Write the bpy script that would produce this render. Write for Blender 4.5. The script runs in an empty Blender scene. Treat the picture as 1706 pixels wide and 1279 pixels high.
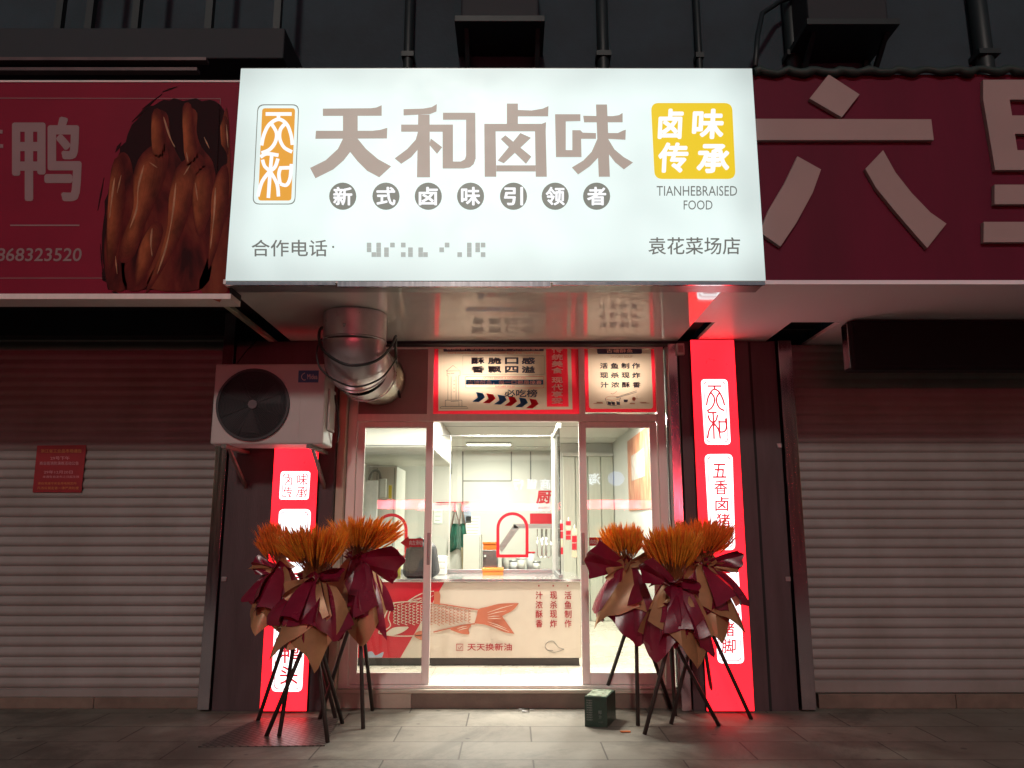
import bpy, bmesh, math, random
from math import sin, cos, radians, pi, atan2, hypot
from mathutils import Vector, Matrix
S = bpy.context.scene
COL = S.collection

# ------------------------------------------------------------------ camera
D, H, PITCH, F = 6.28, 1.4, radians(10.7), 1268.0       # distance to the shopfront, eye height, tilt, focal length in photo pixels
cam = bpy.data.objects.new('camera', bpy.data.cameras.new('camera')); COL.objects.link(cam)
cam.location = (0, -D, H); cam.rotation_euler = (radians(90) + PITCH, 0, 0)
cam.data.sensor_width = 36; cam.data.lens = F / 1706 * 36; cam.data.clip_end = 300; cam.data.clip_start = .05
S.camera = cam
# ------------------------------------------------------------------ night sky, the street light as one sun, exposure
SUN_EL, SUN_AZ = 27.6, -4
w = bpy.data.worlds.new('World'); S.world = w; w.use_nodes = True
nt = w.node_tree; sky = nt.nodes.new('ShaderNodeTexSky'); sky.sky_type = 'NISHITA'; sky.sun_disc = False
sky.sun_elevation = radians(-2); sky.sun_rotation = radians(180 + SUN_AZ)
nt.links.new(sky.outputs[0], nt.nodes['Background'].inputs[0]); nt.nodes['Background'].inputs[1].default_value = .5
sl = bpy.data.lights.new('street_light', 'SUN'); sl.energy = .72; sl.angle = radians(4); sl.color = (1, .90, .80)
so = bpy.data.objects.new('street_light', sl); COL.objects.link(so); so.location = (0, -12, 9)
so.rotation_euler = (radians(90 - SUN_EL), 0, radians(SUN_AZ))
S.view_settings.view_transform = 'Standard'; S.view_settings.look = 'None'
S.view_settings.exposure = 0; S.view_settings.gamma = 1; S.view_settings.use_curve_mapping = False
S.render.engine = 'CYCLES'; S.cycles.use_denoising = True
S.cycles.max_bounces = 10; S.cycles.transparent_max_bounces = 16; S.cycles.diffuse_bounces = 5; S.cycles.glossy_bounces = 4
S.cycles.caustics_reflective = False; S.cycles.caustics_refractive = False; S.cycles.sample_clamp_indirect = 4

# ------------------------------------------------------------------ measuring: a photo pixel on a plane of known depth (Y), or of known height (Z)
def ray(u, v):
    a, b = (u - 853) / F, (639.5 - v) / F
    return a, cos(PITCH) - b * sin(PITCH), sin(PITCH) + b * cos(PITCH)
def P(u, v, Y):
    a, dy, dz = ray(u, v); t = (Y + D) / dy
    return Vector((a * t, Y, H + dz * t))
def PZ(u, v, z):
    a, dy, dz = ray(u, v); t = (z - H) / dz
    return Vector((a * t, -D + dy * t, z))
def PX(u, v, X):
    a, dy, dz = ray(u, v); t = X / a
    return Vector((X, -D + dy * t, H + dz * t))
def crop(ox, oy, s): return lambda pts: [(ox + x / s, oy + y / s) for x, y in pts]

# ------------------------------------------------------------------ materials
MATS = {}
def mat(name, col, rough=.5, metal=0, var=.12, scale=6, bump=0, bscale=60, spec=.5, emit=None, estr=1, stretch=(1, 1, 1), evar=0, coat=0, dirt=None, rvar=.15, edge=None):
    if name in MATS: return MATS[name]
    m = bpy.data.materials.new(name); m.use_nodes = True; MATS[name] = m
    n, l = m.node_tree.nodes, m.node_tree.links; b = n['Principled BSDF']
    b.inputs['Roughness'].default_value = rough; b.inputs['Metallic'].default_value = metal
    b.inputs['Specular IOR Level'].default_value = spec; b.inputs['Coat Weight'].default_value = coat
    tc = n.new('ShaderNodeNewGeometry'); mp = n.new('ShaderNodeMapping'); mp.inputs['Scale'].default_value = stretch
    l.new(tc.outputs['Position'], mp.inputs['Vector'])
    tx = n.new('ShaderNodeTexNoise'); tx.inputs['Scale'].default_value = scale; tx.inputs['Detail'].default_value = 6; tx.inputs['Roughness'].default_value = .6
    l.new(mp.outputs[0], tx.inputs['Vector'])
    cr = n.new('ShaderNodeValToRGB'); l.new(tx.outputs[0], cr.inputs[0])
    cr.color_ramp.elements[0].position = .3; cr.color_ramp.elements[1].position = .7
    lo = dirt if dirt else tuple(c * (1 - var) for c in col); hi = tuple(min(1, c * (1 + var)) for c in col)
    cr.color_ramp.elements[0].color = (*lo, 1); cr.color_ramp.elements[1].color = (*hi, 1)
    l.new(cr.outputs[0], b.inputs['Base Color'])
    mr = n.new('ShaderNodeMapRange'); mr.inputs[3].default_value = max(.02, rough - rvar * .6); mr.inputs[4].default_value = min(1, rough + rvar * .6)
    l.new(tx.outputs[0], mr.inputs[0]); l.new(mr.outputs[0], b.inputs['Roughness'])
    if bump:
        t2 = n.new('ShaderNodeTexNoise'); t2.inputs['Scale'].default_value = bscale; t2.inputs['Detail'].default_value = 4
        l.new(mp.outputs[0], t2.inputs['Vector'])
        bp = n.new('ShaderNodeBump'); bp.inputs['Strength'].default_value = bump; bp.inputs['Distance'].default_value = .01
        l.new(t2.outputs[0], bp.inputs['Height']); l.new(bp.outputs[0], b.inputs['Normal'])
    if emit:
        b.inputs['Emission Color'].default_value = (*emit, 1); b.inputs['Emission Strength'].default_value = estr
        if evar:
            t3 = n.new('ShaderNodeTexNoise'); t3.inputs['Scale'].default_value = 2.2; t3.inputs['Detail'].default_value = 1
            l.new(tc.outputs['Position'], t3.inputs['Vector'])
            m3 = n.new('ShaderNodeMapRange'); m3.inputs[1].default_value = .3; m3.inputs[2].default_value = .7
            m3.inputs[3].default_value = estr * (1 - evar); m3.inputs[4].default_value = estr * (1 + evar)
            l.new(t3.outputs[0], m3.inputs[0]); out = m3.outputs[0]
            if edge:                # the lamps inside stop short of the box edge, so the border of the face is a little weaker
                sp = n.new('ShaderNodeSeparateXYZ'); l.new(tc.outputs['Position'], sp.inputs[0])
                for ax, c0, hw in edge:
                    a1 = n.new('ShaderNodeMath'); a1.operation = 'SUBTRACT'; a1.inputs[1].default_value = c0; l.new(sp.outputs[ax], a1.inputs[0])
                    a2 = n.new('ShaderNodeMath'); a2.operation = 'ABSOLUTE'; l.new(a1.outputs[0], a2.inputs[0])
                    a3 = n.new('ShaderNodeMapRange'); a3.interpolation_type = 'SMOOTHSTEP'; a3.inputs[1].default_value = hw - .3; a3.inputs[2].default_value = hw; a3.inputs[3].default_value = 1; a3.inputs[4].default_value = .80; l.new(a2.outputs[0], a3.inputs[0])
                    a4 = n.new('ShaderNodeMath'); a4.operation = 'MULTIPLY'; l.new(out, a4.inputs[0]); l.new(a3.outputs[0], a4.inputs[1]); out = a4.outputs[0]
            l.new(out, b.inputs['Emission Strength'])
    return m
def glass_mat(name, tint=(.97, .99, .98), ior=1.5):
    m = bpy.data.materials.new(name); m.use_nodes = True; n, l = m.node_tree.nodes, m.node_tree.links
    n.remove(n['Principled BSDF']); o = n['Material Output']
    t = n.new('ShaderNodeBsdfTransparent'); t.inputs[0].default_value = (*tint, 1)
    g = n.new('ShaderNodeBsdfGlossy'); g.inputs['Roughness'].default_value = .015
    fr = n.new('ShaderNodeFresnel'); fr.inputs[0].default_value = ior
    mx = n.new('ShaderNodeMixShader'); l.new(fr.outputs[0], mx.inputs[0]); l.new(t.outputs[0], mx.inputs[1]); l.new(g.outputs[0], mx.inputs[2])
    l.new(mx.outputs[0], o.inputs[0]); return m
def tile_mat(name, c1, c2, mortar, bw, bh, msize, rough, bumpd=.4, ofs=(0, 0, 0), rot=(0, 0, 0), wear=.75):
    m = bpy.data.materials.new(name); m.use_nodes = True; n, l = m.node_tree.nodes, m.node_tree.links; b = n['Principled BSDF']
    g = n.new('ShaderNodeNewGeometry'); mp = n.new('ShaderNodeMapping'); mp.inputs['Location'].default_value = ofs; mp.inputs['Rotation'].default_value = rot
    l.new(g.outputs['Position'], mp.inputs[0])
    br = n.new('ShaderNodeTexBrick'); br.inputs['Scale'].default_value = 1; br.inputs['Brick Width'].default_value = bw; br.inputs['Row Height'].default_value = bh
    br.inputs['Mortar Size'].default_value = msize; br.inputs['Mortar Smooth'].default_value = .3; br.inputs['Bias'].default_value = 0
    br.inputs['Color1'].default_value = (*c1, 1); br.inputs['Color2'].default_value = (*c2, 1); br.inputs['Mortar'].default_value = (*mortar, 1)
    l.new(mp.outputs[0], br.inputs[0])
    ns = n.new('ShaderNodeTexNoise'); ns.inputs['Scale'].default_value = 2.3; ns.inputs['Detail'].default_value = 9; ns.inputs['Roughness'].default_value = .68
    l.new(g.outputs['Position'], ns.inputs[0])
    cr = n.new('ShaderNodeValToRGB'); cr.color_ramp.elements[0].position = .32; cr.color_ramp.elements[0].color = (.5, .47, .43, 1)
    cr.color_ramp.elements[1].position = .62; cr.color_ramp.elements[1].color = (1, 1, 1, 1); l.new(ns.outputs[0], cr.inputs[0])
    mx = n.new('ShaderNodeMix'); mx.data_type = 'RGBA'; mx.blend_type = 'MULTIPLY'; mx.inputs[0].default_value = wear
    l.new(br.outputs[0], mx.inputs[6]); l.new(cr.outputs[0], mx.inputs[7]); l.new(mx.outputs[2], b.inputs['Base Color'])
    mr = n.new('ShaderNodeMapRange'); mr.inputs[3].default_value = rough - .12; mr.inputs[4].default_value = rough + .25
    l.new(ns.outputs[0], mr.inputs[0]); l.new(mr.outputs[0], b.inputs['Roughness'])
    if wear > .5:       # gum spots and old spills
        vo = n.new('ShaderNodeTexVoronoi'); vo.inputs['Scale'].default_value = 3.1; l.new(g.outputs['Position'], vo.inputs[0])
        vr = n.new('ShaderNodeMapRange'); vr.inputs[1].default_value = .045; vr.inputs[2].default_value = .075; vr.inputs[3].default_value = .45; vr.inputs[4].default_value = 1; l.new(vo.outputs['Distance'], vr.inputs[0])
        ns2 = n.new('ShaderNodeTexNoise'); ns2.inputs['Scale'].default_value = .9; ns2.inputs['Detail'].default_value = 8; ns2.inputs['Roughness'].default_value = .75; ns2.inputs['Distortion'].default_value = .6; l.new(g.outputs['Position'], ns2.inputs[0])
        c2 = n.new('ShaderNodeMapRange'); c2.inputs[1].default_value = .42; c2.inputs[2].default_value = .52; c2.inputs[3].default_value = .66; c2.inputs[4].default_value = 1; l.new(ns2.outputs[0], c2.inputs[0])
        mm_ = n.new('ShaderNodeMath'); mm_.operation = 'MULTIPLY'; l.new(vr.outputs[0], mm_.inputs[0]); l.new(c2.outputs[0], mm_.inputs[1])
        m2 = n.new('ShaderNodeMix'); m2.data_type = 'RGBA'; m2.blend_type = 'MULTIPLY'; m2.inputs[0].default_value = 1; l.new(mx.outputs[2], m2.inputs[6]); l.new(mm_.outputs[0], m2.inputs[7]); l.new(m2.outputs[2], b.inputs['Base Color'])
    n2 = n.new('ShaderNodeTexNoise'); n2.inputs['Scale'].default_value = 45; n2.inputs['Detail'].default_value = 5; l.new(g.outputs['Position'], n2.inputs[0])
    ad = n.new('ShaderNodeMath'); ad.operation = 'MULTIPLY_ADD'; ad.inputs[1].default_value = .25; l.new(n2.outputs[0], ad.inputs[0])
    inv = n.new('ShaderNodeMath'); inv.operation = 'SUBTRACT'; inv.inputs[0].default_value = 1; l.new(br.outputs['Fac'], inv.inputs[1]); l.new(inv.outputs[0], ad.inputs[2])
    bp = n.new('ShaderNodeBump'); bp.inputs['Strength'].default_value = bumpd; bp.inputs['Distance'].default_value = .006
    l.new(ad.outputs[0], bp.inputs['Height']); l.new(bp.outputs[0], b.inputs['Normal']); return m

M_ALU = mat('door_aluminium', (.82, .75, .72), .36, .0, .05, 3, stretch=(8, 8, .6))
M_CREAM = mat('cream_jamb', (.50, .46, .36), .4, 0, .08)
M_STEEL = mat('stainless_steel', (.62, .58, .60), .16, 1, .06, 3, stretch=(20, 20, .8))
M_DARK = mat('dark_cladding', (.052, .040, .044), .45, 0, .25, 3, .15, 30, stretch=(3, 3, .5))
M_BLACK = mat('black_plastic', (.012, .012, .014), .4)
M_GAP = mat('dark_cavity', (.01, .012, .013), .9)
M_UPPER = mat('grey_upper_wall', (.028, .052, .066), .85, 0, .3, 1.3, .4, 25)
M_UPDK = mat('dark_upper_panel', (.016, .022, .028), .7, 0, .25, 2)
M_PIPE = mat('dark_green_pipe', (.009, .017, .019), .5, 0, .2)
M_SOFF = mat('white_soffit_panel', (.92, .90, .88), .08, 0, .02, 1, spec=1, rvar=.03, coat=.8)
M_SOFR = mat('pale_soffit_panel', (.92, .87, .92), .36, 0, .02, .8, spec=.4, rvar=.02)
M_SHUT = mat('cream_shutter_paint', (.235, .225, .215), .42, 0, .12, 2.2, .08, 40, stretch=(1.2, 1, .8), dirt=(.205, .19, .175))
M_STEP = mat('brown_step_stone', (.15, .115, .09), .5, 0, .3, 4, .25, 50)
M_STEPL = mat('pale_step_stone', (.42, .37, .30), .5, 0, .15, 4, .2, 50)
M_TREAD = mat('pale_threshold', (.48, .44, .36), .4, 0, .1, 5)
M_WHITE = mat('white_panel', (.50, .495, .46), .45, 0, .03, 2)
M_WALL = mat('white_shop_wall', (.48, .485, .455), .5, 0, .04, 1.4)
M_CEIL = mat('white_shop_ceiling', (.50, .495, .46), .6, 0, .03, 1.4)
M_SEAM = mat('grey_seam', (.18, .19, .18), .5)
M_RED = mat('red_paint', (.42, .008, .02), .35, 0, .08)
M_REDDK = mat('deep_red_print', (.32, .010, .02), .4, 0, .08)
M_CREAMP = mat('cream_print', (.46, .37, .26), .5, 0, .04, 3)
M_CREAMW = mat('pale_cream_print', (.55, .49, .41), .5, 0, .03)
M_PALE = mat('pale_poster_lettering', (.95, .86, .74), .5, 0, .03)
M_SALMON = mat('salmon_print', (.42, .125, .07), .5, 0, .05)
M_NAVY = mat('navy_print', (.025, .045, .09), .5, 0, .1)
M_BLUE = mat('blue_print', (.025, .12, .24), .5, 0, .1)
M_INK = mat('dark_ink', (.05, .05, .055), .5)
M_GALV = mat('galvanised_duct', (.62, .58, .60), .30, .75, .15, 5, .05, 15)
M_ACW = mat('casing_off_white', (.47, .445, .43), .45, 0, .06, 3)
M_CABLE = mat('black_cable', (.01, .01, .011), .5)
M_ORANGE = mat('orange_plastic', (.60, .14, .02), .4)
M_GREENC = mat('dark_green_cloth', (.03, .16, .11), .8, 0, .3, 12, .3, 40)
M_STRAP = mat('grey_brown_strap', (.16, .12, .10), .8)
M_BRUSH = mat('brushed_steel', (.30, .31, .31), .35, .7, .1, 6, stretch=(.5, 6, 6))
M_TOP = mat('polished_counter_top', (.62, .63, .62), .14, .8, .06, 3)
M_YELL = mat('yellow_plastic', (.55, .42, .03), .4)
M_PAPER = mat('white_paper', (.50, .505, .505), .6)
M_PAPERB = mat('bluish_paper', (.28, .34, .43), .6)
def film(name, col, share=.55):
    m = mat(name, col, .5, 0, .04, 3); n, l = m.node_tree.nodes, m.node_tree.links; b = n['Principled BSDF']
    t = n.new('ShaderNodeBsdfTranslucent'); t.inputs[0].default_value = (*col, 1); mx = n.new('ShaderNodeMixShader'); mx.inputs[0].default_value = share
    l.new(b.outputs[0], mx.inputs[1]); l.new(t.outputs[0], mx.inputs[2]); l.new(mx.outputs[0], n['Material Output'].inputs[0]); return m
F_CREAM = film('cream_window_film', (.50, .345, .26)); F_RED = film('red_window_film', (.70, .018, .036), .7); F_BLUE = film('blue_window_film', (.03, .17, .36), .65)
M_GLASS = glass_mat('clear_glass')
M_GLASS2 = glass_mat('partition_glass', (.97, .99, .97), 1.42)
E_WHITE = mat('backlit_white_face', (.10, .11, .11), .35, emit=(.80, .935, .905), estr=1.0, evar=.07, edge=(('X', -.106, 1.746), ('Z', 3.72, .77)))
E_BROWN = mat('backlit_brown_film', (.12, .1, .1), .4, emit=(.45, .375, .315), estr=.79, var=.05)
E_GREY = mat('backlit_grey_film', (.05, .05, .05), .4, emit=(.22, .235, .20), estr=.8)
E_TEXT = mat('backlit_dark_grey_film', (.05, .05, .05), .4, emit=(.16, .175, .16), estr=.8)
E_PIX = mat('backlit_pale_grey_film', (.1, .1, .1), .4, emit=(.42, .47, .44), estr=.9)
E_OCHRE = mat('backlit_ochre_film', (.1, .05, .01), .4, emit=(.80, .36, .025), estr=.93)
E_GOLD = mat('backlit_yellow_film', (.1, .05, .01), .4, emit=(.86, .61, .008), estr=.95)
E_LET = mat('backlit_white_lettering', (.2, .2, .2), .4, emit=(.93, .96, 1), estr=1.0)
E_RED = mat('backlit_red_face', (.2, .01, .01), .3, emit=(1, .011, .020), estr=3.2, evar=.16)
E_PANEL = mat('backlit_white_panel', (.3, .3, .3), .3, emit=(.92, .98, 1), estr=2.2)
E_REDLN = mat('backlit_red_film', (.1, .01, .01), .4, emit=(.85, .03, .05), estr=.9)

# ------------------------------------------------------------------ building blocks
def wloc(o):
    v = Vector((0, 0, 0))
    while o: v += Vector(o.location); o = o.parent
    return v
class MB:
    def __init__(s): s.bm = bmesh.new(); s.k = 0
    def box(s, x0, x1, y0, y1, z0, z1, bev=0, seg=2, mi=0, M=None):
        r = bmesh.ops.create_cube(s.bm, size=1); vs = r['verts']
        for v in vs: v.co = Vector(((x0 + x1) / 2 + v.co.x * (x1 - x0), (y0 + y1) / 2 + v.co.y * (y1 - y0), (z0 + z1) / 2 + v.co.z * (z1 - z0)))
        if M:
            for v in vs: v.co = M @ v.co
        fs = {f for v in vs for f in v.link_faces}
        for f in fs: f.material_index = mi
        if bev:
            es = {e for v in vs for e in v.link_edges}
            bmesh.ops.bevel(s.bm, geom=list(es), offset=bev, segments=seg, profile=.5, affect='EDGES')
        return s
    def poly(s, pts, n, th, mi=0):
        """a plate: outline of world points, extruded by th along n"""
        n = Vector(n).normalized()
        a = [s.bm.verts.new(Vector(p)) for p in pts]; b = [s.bm.verts.new(Vector(p) + n * th) for p in pts]
        fs = []
        if not th:
            for v in b: s.bm.verts.remove(v)
            s.bm.faces.new(a).material_index = mi; return s
        try: fs.append(s.bm.faces.new(a)); fs.append(s.bm.faces.new(b[::-1]))
        except ValueError: return s
        for i in range(len(a)):
            j = (i + 1) % len(a); fs.append(s.bm.faces.new((a[j], a[i], b[i], b[j])))
        for f in fs: f.material_index = mi
        bmesh.ops.recalc_face_normals(s.bm, faces=fs); return s
    def flat(s, px, Y, th=.003, mi=0):
        """a plate whose outline is measured on the plane Y; successive plates sit a hair further forward"""
        y = Y - s.k * .00025; s.k += 1
        return s.poly([P(u, v, y) for u, v in px], (0, 1, 0), th, mi)
    def strokes(s, lines, wd, Y, th=.003):
        for ln in lines: s.flat(ribbon(ln, wd), Y, th)
        return s
    def tube(s, pts, r, seg=10, cap=True, smooth=True, mi=0):
        pts = [Vector(p) for p in pts]; rr = r if isinstance(r, (list, tuple)) else [r] * len(pts); rings = []
        up = None
        for i, p in enumerate(pts):
            d = (pts[min(i + 1, len(pts) - 1)] - pts[max(i - 1, 0)]).normalized()
            if up is None: up = d.orthogonal().normalized()
            up = (up - d * up.dot(d)).normalized(); sd = d.cross(up)
            rings.append([s.bm.verts.new(p + (up * cos(2 * pi * k / seg) + sd * sin(2 * pi * k / seg)) * rr[i]) for k in range(seg)])
        fs = []
        for a, b in zip(rings, rings[1:]):
            for k in range(seg):
                f = s.bm.faces.new((a[k], a[(k + 1) % seg], b[(k + 1) % seg], b[k])); f.smooth = smooth; fs.append(f)
        if cap: fs.append(s.bm.faces.new(rings[0][::-1])); fs.append(s.bm.faces.new(rings[-1]))
        for f in fs: f.material_index = mi
        return s
    def ring(s, c, r0, r1, y0, y1, seg=48):
        """a flat ring about an axis along Y"""
        v = []
        for k in range(seg):
            a = 2 * pi * k / seg
            v.append([s.bm.verts.new((c[0] + r * cos(a), y, c[1] + r * sin(a))) for r, y in ((r0, y0), (r1, y0), (r1, y1), (r0, y1))])
        for k in range(seg):
            a, b = v[k], v[(k + 1) % seg]
            for i in range(4): s.bm.faces.new((a[i], a[(i + 1) % 4], b[(i + 1) % 4], b[i]))
        return s
    def text(s, body, rect, Y, bold=0, th=0, mapf=None, skew=0):
        """writing fitted to the photo rectangle (u0, v0, u1, v1) on the plane Y"""
        if bold >= .01 and not th:          # heavy writing: the strokes thickened all round by copies a little apart
            u0, v0, u1, v1 = rect; em = (v1 - v0) if len(body) > 1 else max(v1 - v0, u1 - u0)
            e = bold * abs(em) * .8; sg = 1 if u1 > u0 else -1
            for k in range(8):
                a = k * pi / 4; du, dv = e * cos(a), e * sin(a)
                s.text(body, (u0 + e * sg + du, v0 + abs(e) * (1 if v1 > v0 else -1) + dv, u1 - e * sg + du, v1 - abs(e) * (1 if v1 > v0 else -1) + dv), Y, 0, 0, mapf, skew)
                s.k -= .7
            return s
        V, Fc, (x0, y0, x1, y1) = glyphs(body, bold); u0, v0, u1, v1 = rect
        y = Y - s.k * .00025; s.k += 1
        def put(x, z, yy):
            a, b = (x - x0) / (x1 - x0), (z - y0) / (y1 - y0)
            u, v = u0 + a * (u1 - u0) + skew * (b - .5) * (v1 - v0), v1 + b * (v0 - v1)
            return mapf(u, v, yy) if mapf else P(u, v, yy)
        vs = [s.bm.verts.new(put(x, z, y)) for x, z in V]; fs = []
        for f in Fc:
            try: fs.append(s.bm.faces.new([vs[i] for i in f]))
            except ValueError: pass
        if th:
            r = bmesh.ops.extrude_face_region(s.bm, geom=fs)
            for v in r['geom']:
                if isinstance(v, bmesh.types.BMVert): v.co.y += th
        return s
    def build(s, name, m, parent=None, recalc=True, smooth=False):
        if recalc: bmesh.ops.recalc_face_normals(s.bm, faces=s.bm.faces[:])
        off = wloc(parent)
        if off.length: bmesh.ops.translate(s.bm, vec=-off, verts=s.bm.verts[:])
        me = bpy.data.meshes.new(name); s.bm.to_mesh(me); s.bm.free()
        for x in (m if isinstance(m, (list, tuple)) else [m]): me.materials.append(x)
        if smooth:
            for p in me.polygons: p.use_smooth = True
        o = bpy.data.objects.new(name, me); COL.objects.link(o); o.parent = parent; return o
GL = {}
def glyphs(body, bold):
    k = (body, bold)
    if k not in GL:
        c = bpy.data.curves.new('writing', 'FONT'); c.body = body; c.size = 1; c.offset = bold; c.resolution_u = 3
        o = bpy.data.objects.new('writing', c); me = bpy.data.meshes.new_from_object(o)
        V = [(v.co.x, v.co.y) for v in me.vertices]; Fc = [tuple(p.vertices) for p in me.polygons]
        xs, ys = [a for a, _ in V], [b for _, b in V]
        GL[k] = (V, Fc, (min(xs), min(ys), max(xs), max(ys)))
        bpy.data.objects.remove(o); bpy.data.curves.remove(c); bpy.data.meshes.remove(me)
    return GL[k]
def ribbon(ln, wd):
    L, R = [], []; n = len(ln); ws = wd if isinstance(wd, (list, tuple)) else [wd] * n
    for i in range(n):
        a, b = ln[max(i - 1, 0)], ln[min(i + 1, n - 1)]; dx, dy = b[0] - a[0], b[1] - a[1]; q = hypot(dx, dy) or 1
        nx, ny = -dy / q * ws[i] / 2, dx / q * ws[i] / 2
        L.append((ln[i][0] + nx, ln[i][1] + ny)); R.append((ln[i][0] - nx, ln[i][1] - ny))
    return L + R[::-1]
def smooth(pts, k=6, closed=False):
    out = []; n = len(pts)
    for i in range(n if closed else n - 1):
        g = (lambda j: pts[j % n]) if closed else (lambda j: pts[min(max(j, 0), n - 1)])
        p0, p1, p2, p3 = g(i - 1), g(i), g(i + 1), g(i + 2)
        for t in range(k):
            t /= k
            out.append(tuple(.5 * (2 * p1[d] + (p2[d] - p0[d]) * t + (2 * p0[d] - 5 * p1[d] + 4 * p2[d] - p3[d]) * t * t + (3 * p1[d] - p0[d] - 3 * p2[d] + p3[d]) * t ** 3) for d in range(len(p1))))
    if not closed: out.append(pts[-1])
    return out
def circ(u, v, r, n=28): return [(u + r * cos(2 * pi * k / n), v + r * sin(2 * pi * k / n)) for k in range(n)]
def rrect(a, b, c, d, r, n=5):
    """rounded four-sided outline through corners a (top left), b, c, d, corner radius r in the same units"""
    q = [a, b, c, d]; out = []
    for i in range(4):
        p, o, t = q[i - 1], q[i], q[(i + 1) % 4]
        def to(x): l = hypot(x[0] - o[0], x[1] - o[1]); return (o[0] + (x[0] - o[0]) * r / l, o[1] + (x[1] - o[1]) * r / l)
        s, e = to(p), to(t)
        for k in range(n + 1):
            h = k / n; out.append(tuple((1 - h) ** 2 * s[j] + 2 * h * (1 - h) * o[j] + h * h * e[j] for j in (0, 1)))
    return out
def rect(u0, v0, u1, v1): return [(u0, v0), (u1, v0), (u1, v1), (u0, v1)]
def frame(mb, outer, inner, Y, th=.003):
    """closed ring between two outlines of equal length"""
    y = Y - mb.k * .00025; mb.k += 1; n = len(outer)
    o = [P(*p, y) for p in outer]; i = [P(*p, y) for p in inner]
    for k in range(n):
        j = (k + 1) % n; mb.poly([o[k], o[j], i[j], i[k]], (0, 1, 0), th)
    return mb
def inset(pts, d):
    cx = sum(p[0] for p in pts) / len(pts); cy = sum(p[1] for p in pts) / len(pts)
    W = max(abs(p[0] - cx) for p in pts); Hh = max(abs(p[1] - cy) for p in pts)
    return [(cx + (p[0] - cx) * (W - d) / W, cy + (p[1] - cy) * (Hh - d) / Hh) for p in pts]
def thing(name, label, cat, loc=(0, 0, 0), group=None):
    o = bpy.data.objects.new(name, None); COL.objects.link(o); o.location = loc; o.empty_display_size = .1
    return tag(o, label, cat, group)
def tag(o, label, cat, group=None, kind=None):
    if label: o['label'] = label
    if cat: o['category'] = cat
    if group: o['group'] = group
    if kind: o['kind'] = kind
    return o
def structure(o): o['kind'] = 'structure'; return o

# ================================================================== THE SETTING
M_ASPH = mat('street_asphalt', (.05, .05, .052), .7, 0, .3, 8, .5, 80)
structure(MB().box(-60, 60, -60, 40, -.6, -.14).build('ground', M_ASPH))
M_PAVE = tile_mat('stone_paving', (.262, .238, .198), (.222, .20, .168), (.085, .072, .06), .92, .40, .006, .56, .5, (.33, .06, 0))
structure(MB().box(-16, 16, -8.2, .6, -.3, 0).build('pavement', M_PAVE))

YD = .16          # plane of the door frame
SOF = 2.96        # height of the canopy undersides
FL = .14          # shop floor
XL, XR, YB, ZC = -1.85, 1.45, 5.72, 2.60
b = thing('building', 'dark terraced building whose ground floor holds the lit shop', 'building', (0, .4, 0))
m = MB(); m.box(-9, 9, .22, 6, 2.98, 8.5); m.build('upper_wall', M_UPPER, b)
m = MB()
m.box(-9, XL - .12, .22, .5, 0, 2.975); m.build('wall', M_DARK, b)
m = MB(); m.box(XR + .12, 9, .22, .5, 0, 2.975); m.build('wall', M_DARK, b)
m = MB(); m.box(-2.335, -1.46, .0, .215, 0, 2.957, .004); m.build('pillar', M_DARK, b)
m = MB(); m.box(1.41, 2.23, .0, .215, 0, 2.957, .004); m.build('pillar', M_DARK, b)
for x0, x1 in ((2.0, 2.02),):
    MB().box(x0, x1, -.004, .0, 0, 2.95).build('joint', M_GAP, b)
# threshold of the shop
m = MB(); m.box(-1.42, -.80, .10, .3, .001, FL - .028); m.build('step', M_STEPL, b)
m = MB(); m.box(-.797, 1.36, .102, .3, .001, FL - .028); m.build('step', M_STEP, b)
m = MB(); m.box(-1.45, 1.385, .085, .34, FL - .027, FL, .004); m.build('tread', M_TREAD, b)
# sills below the two shutters
for x0, x1 in ((-5.2, -4.3), (-4.296, -3.3), (-3.296, -2.44)):
    MB().box(x0, x1, .08, .3, .001, .085, .003).build('sill', M_STEP, b)
for x0, x1 in ((2.42, 3.5), (3.504, 5.2)):
    MB().box(x0, x1, .08, .3, .001, .11, .003).build('sill', M_STEP, b)
# the room behind the glass
M_FLOOR = tile_mat('pale_floor_tiles', (.66, .615, .52), (.62, .58, .49), (.40, .36, .30), .6, .6, .004, .22, .15, (.1, .1, 0), wear=.15)
m = MB(); m.box(XL, XR, .345, YB, FL - .06, FL - .002); m.build('room_floor', M_FLOOR, b)
m = MB(); m.box(XL, XR, 1.02, YB, ZC, ZC + .05); m.build('room_ceiling', M_CEIL, b)
MB().box(XL, XR, .225, 1.0, 2.93, 2.96).build('bay_ceiling', M_CEIL, b)
MB().box(XL, XR, 1.0, 1.018, ZC, 2.97).build('bay_fascia', M_CEIL, b)
m = MB(); m.box(XL - .1, XL, .225, YB + .1, 0, 2.97); m.build('room_side_wall', M_WALL, b)
m = MB(); m.box(XR, XR + .1, .225, YB + .1, 0, 2.97); m.build('room_side_wall', M_WALL, b)
bw = MB().box(XL, XR, YB, YB + .1, 0, ZC + .05).build('room_back_wall', M_WALL, b)
MB().box(XL, -1.39, .2, .224, 0, 2.97).build('wall_return', M_DARK, b); MB().box(1.31, XR, .2, .224, 0, 2.97).build('wall_return', M_DARK, b)
def seam(u0, v0, u1, v1, Y, mtl=M_SEAM, par=None, nm='seam', wd=2.2):
    MB().flat(ribbon([(u0, v0), (u1, v1)], wd), Y, .004).build(nm, mtl, par or bw)
for q in ((771, 752, 771, 962), (852, 752, 852, 801), (771, 801, 852, 801), (752, 752, 752, 790), (884, 752, 884, 800)):
    seam(*q, YB - .005)
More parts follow.
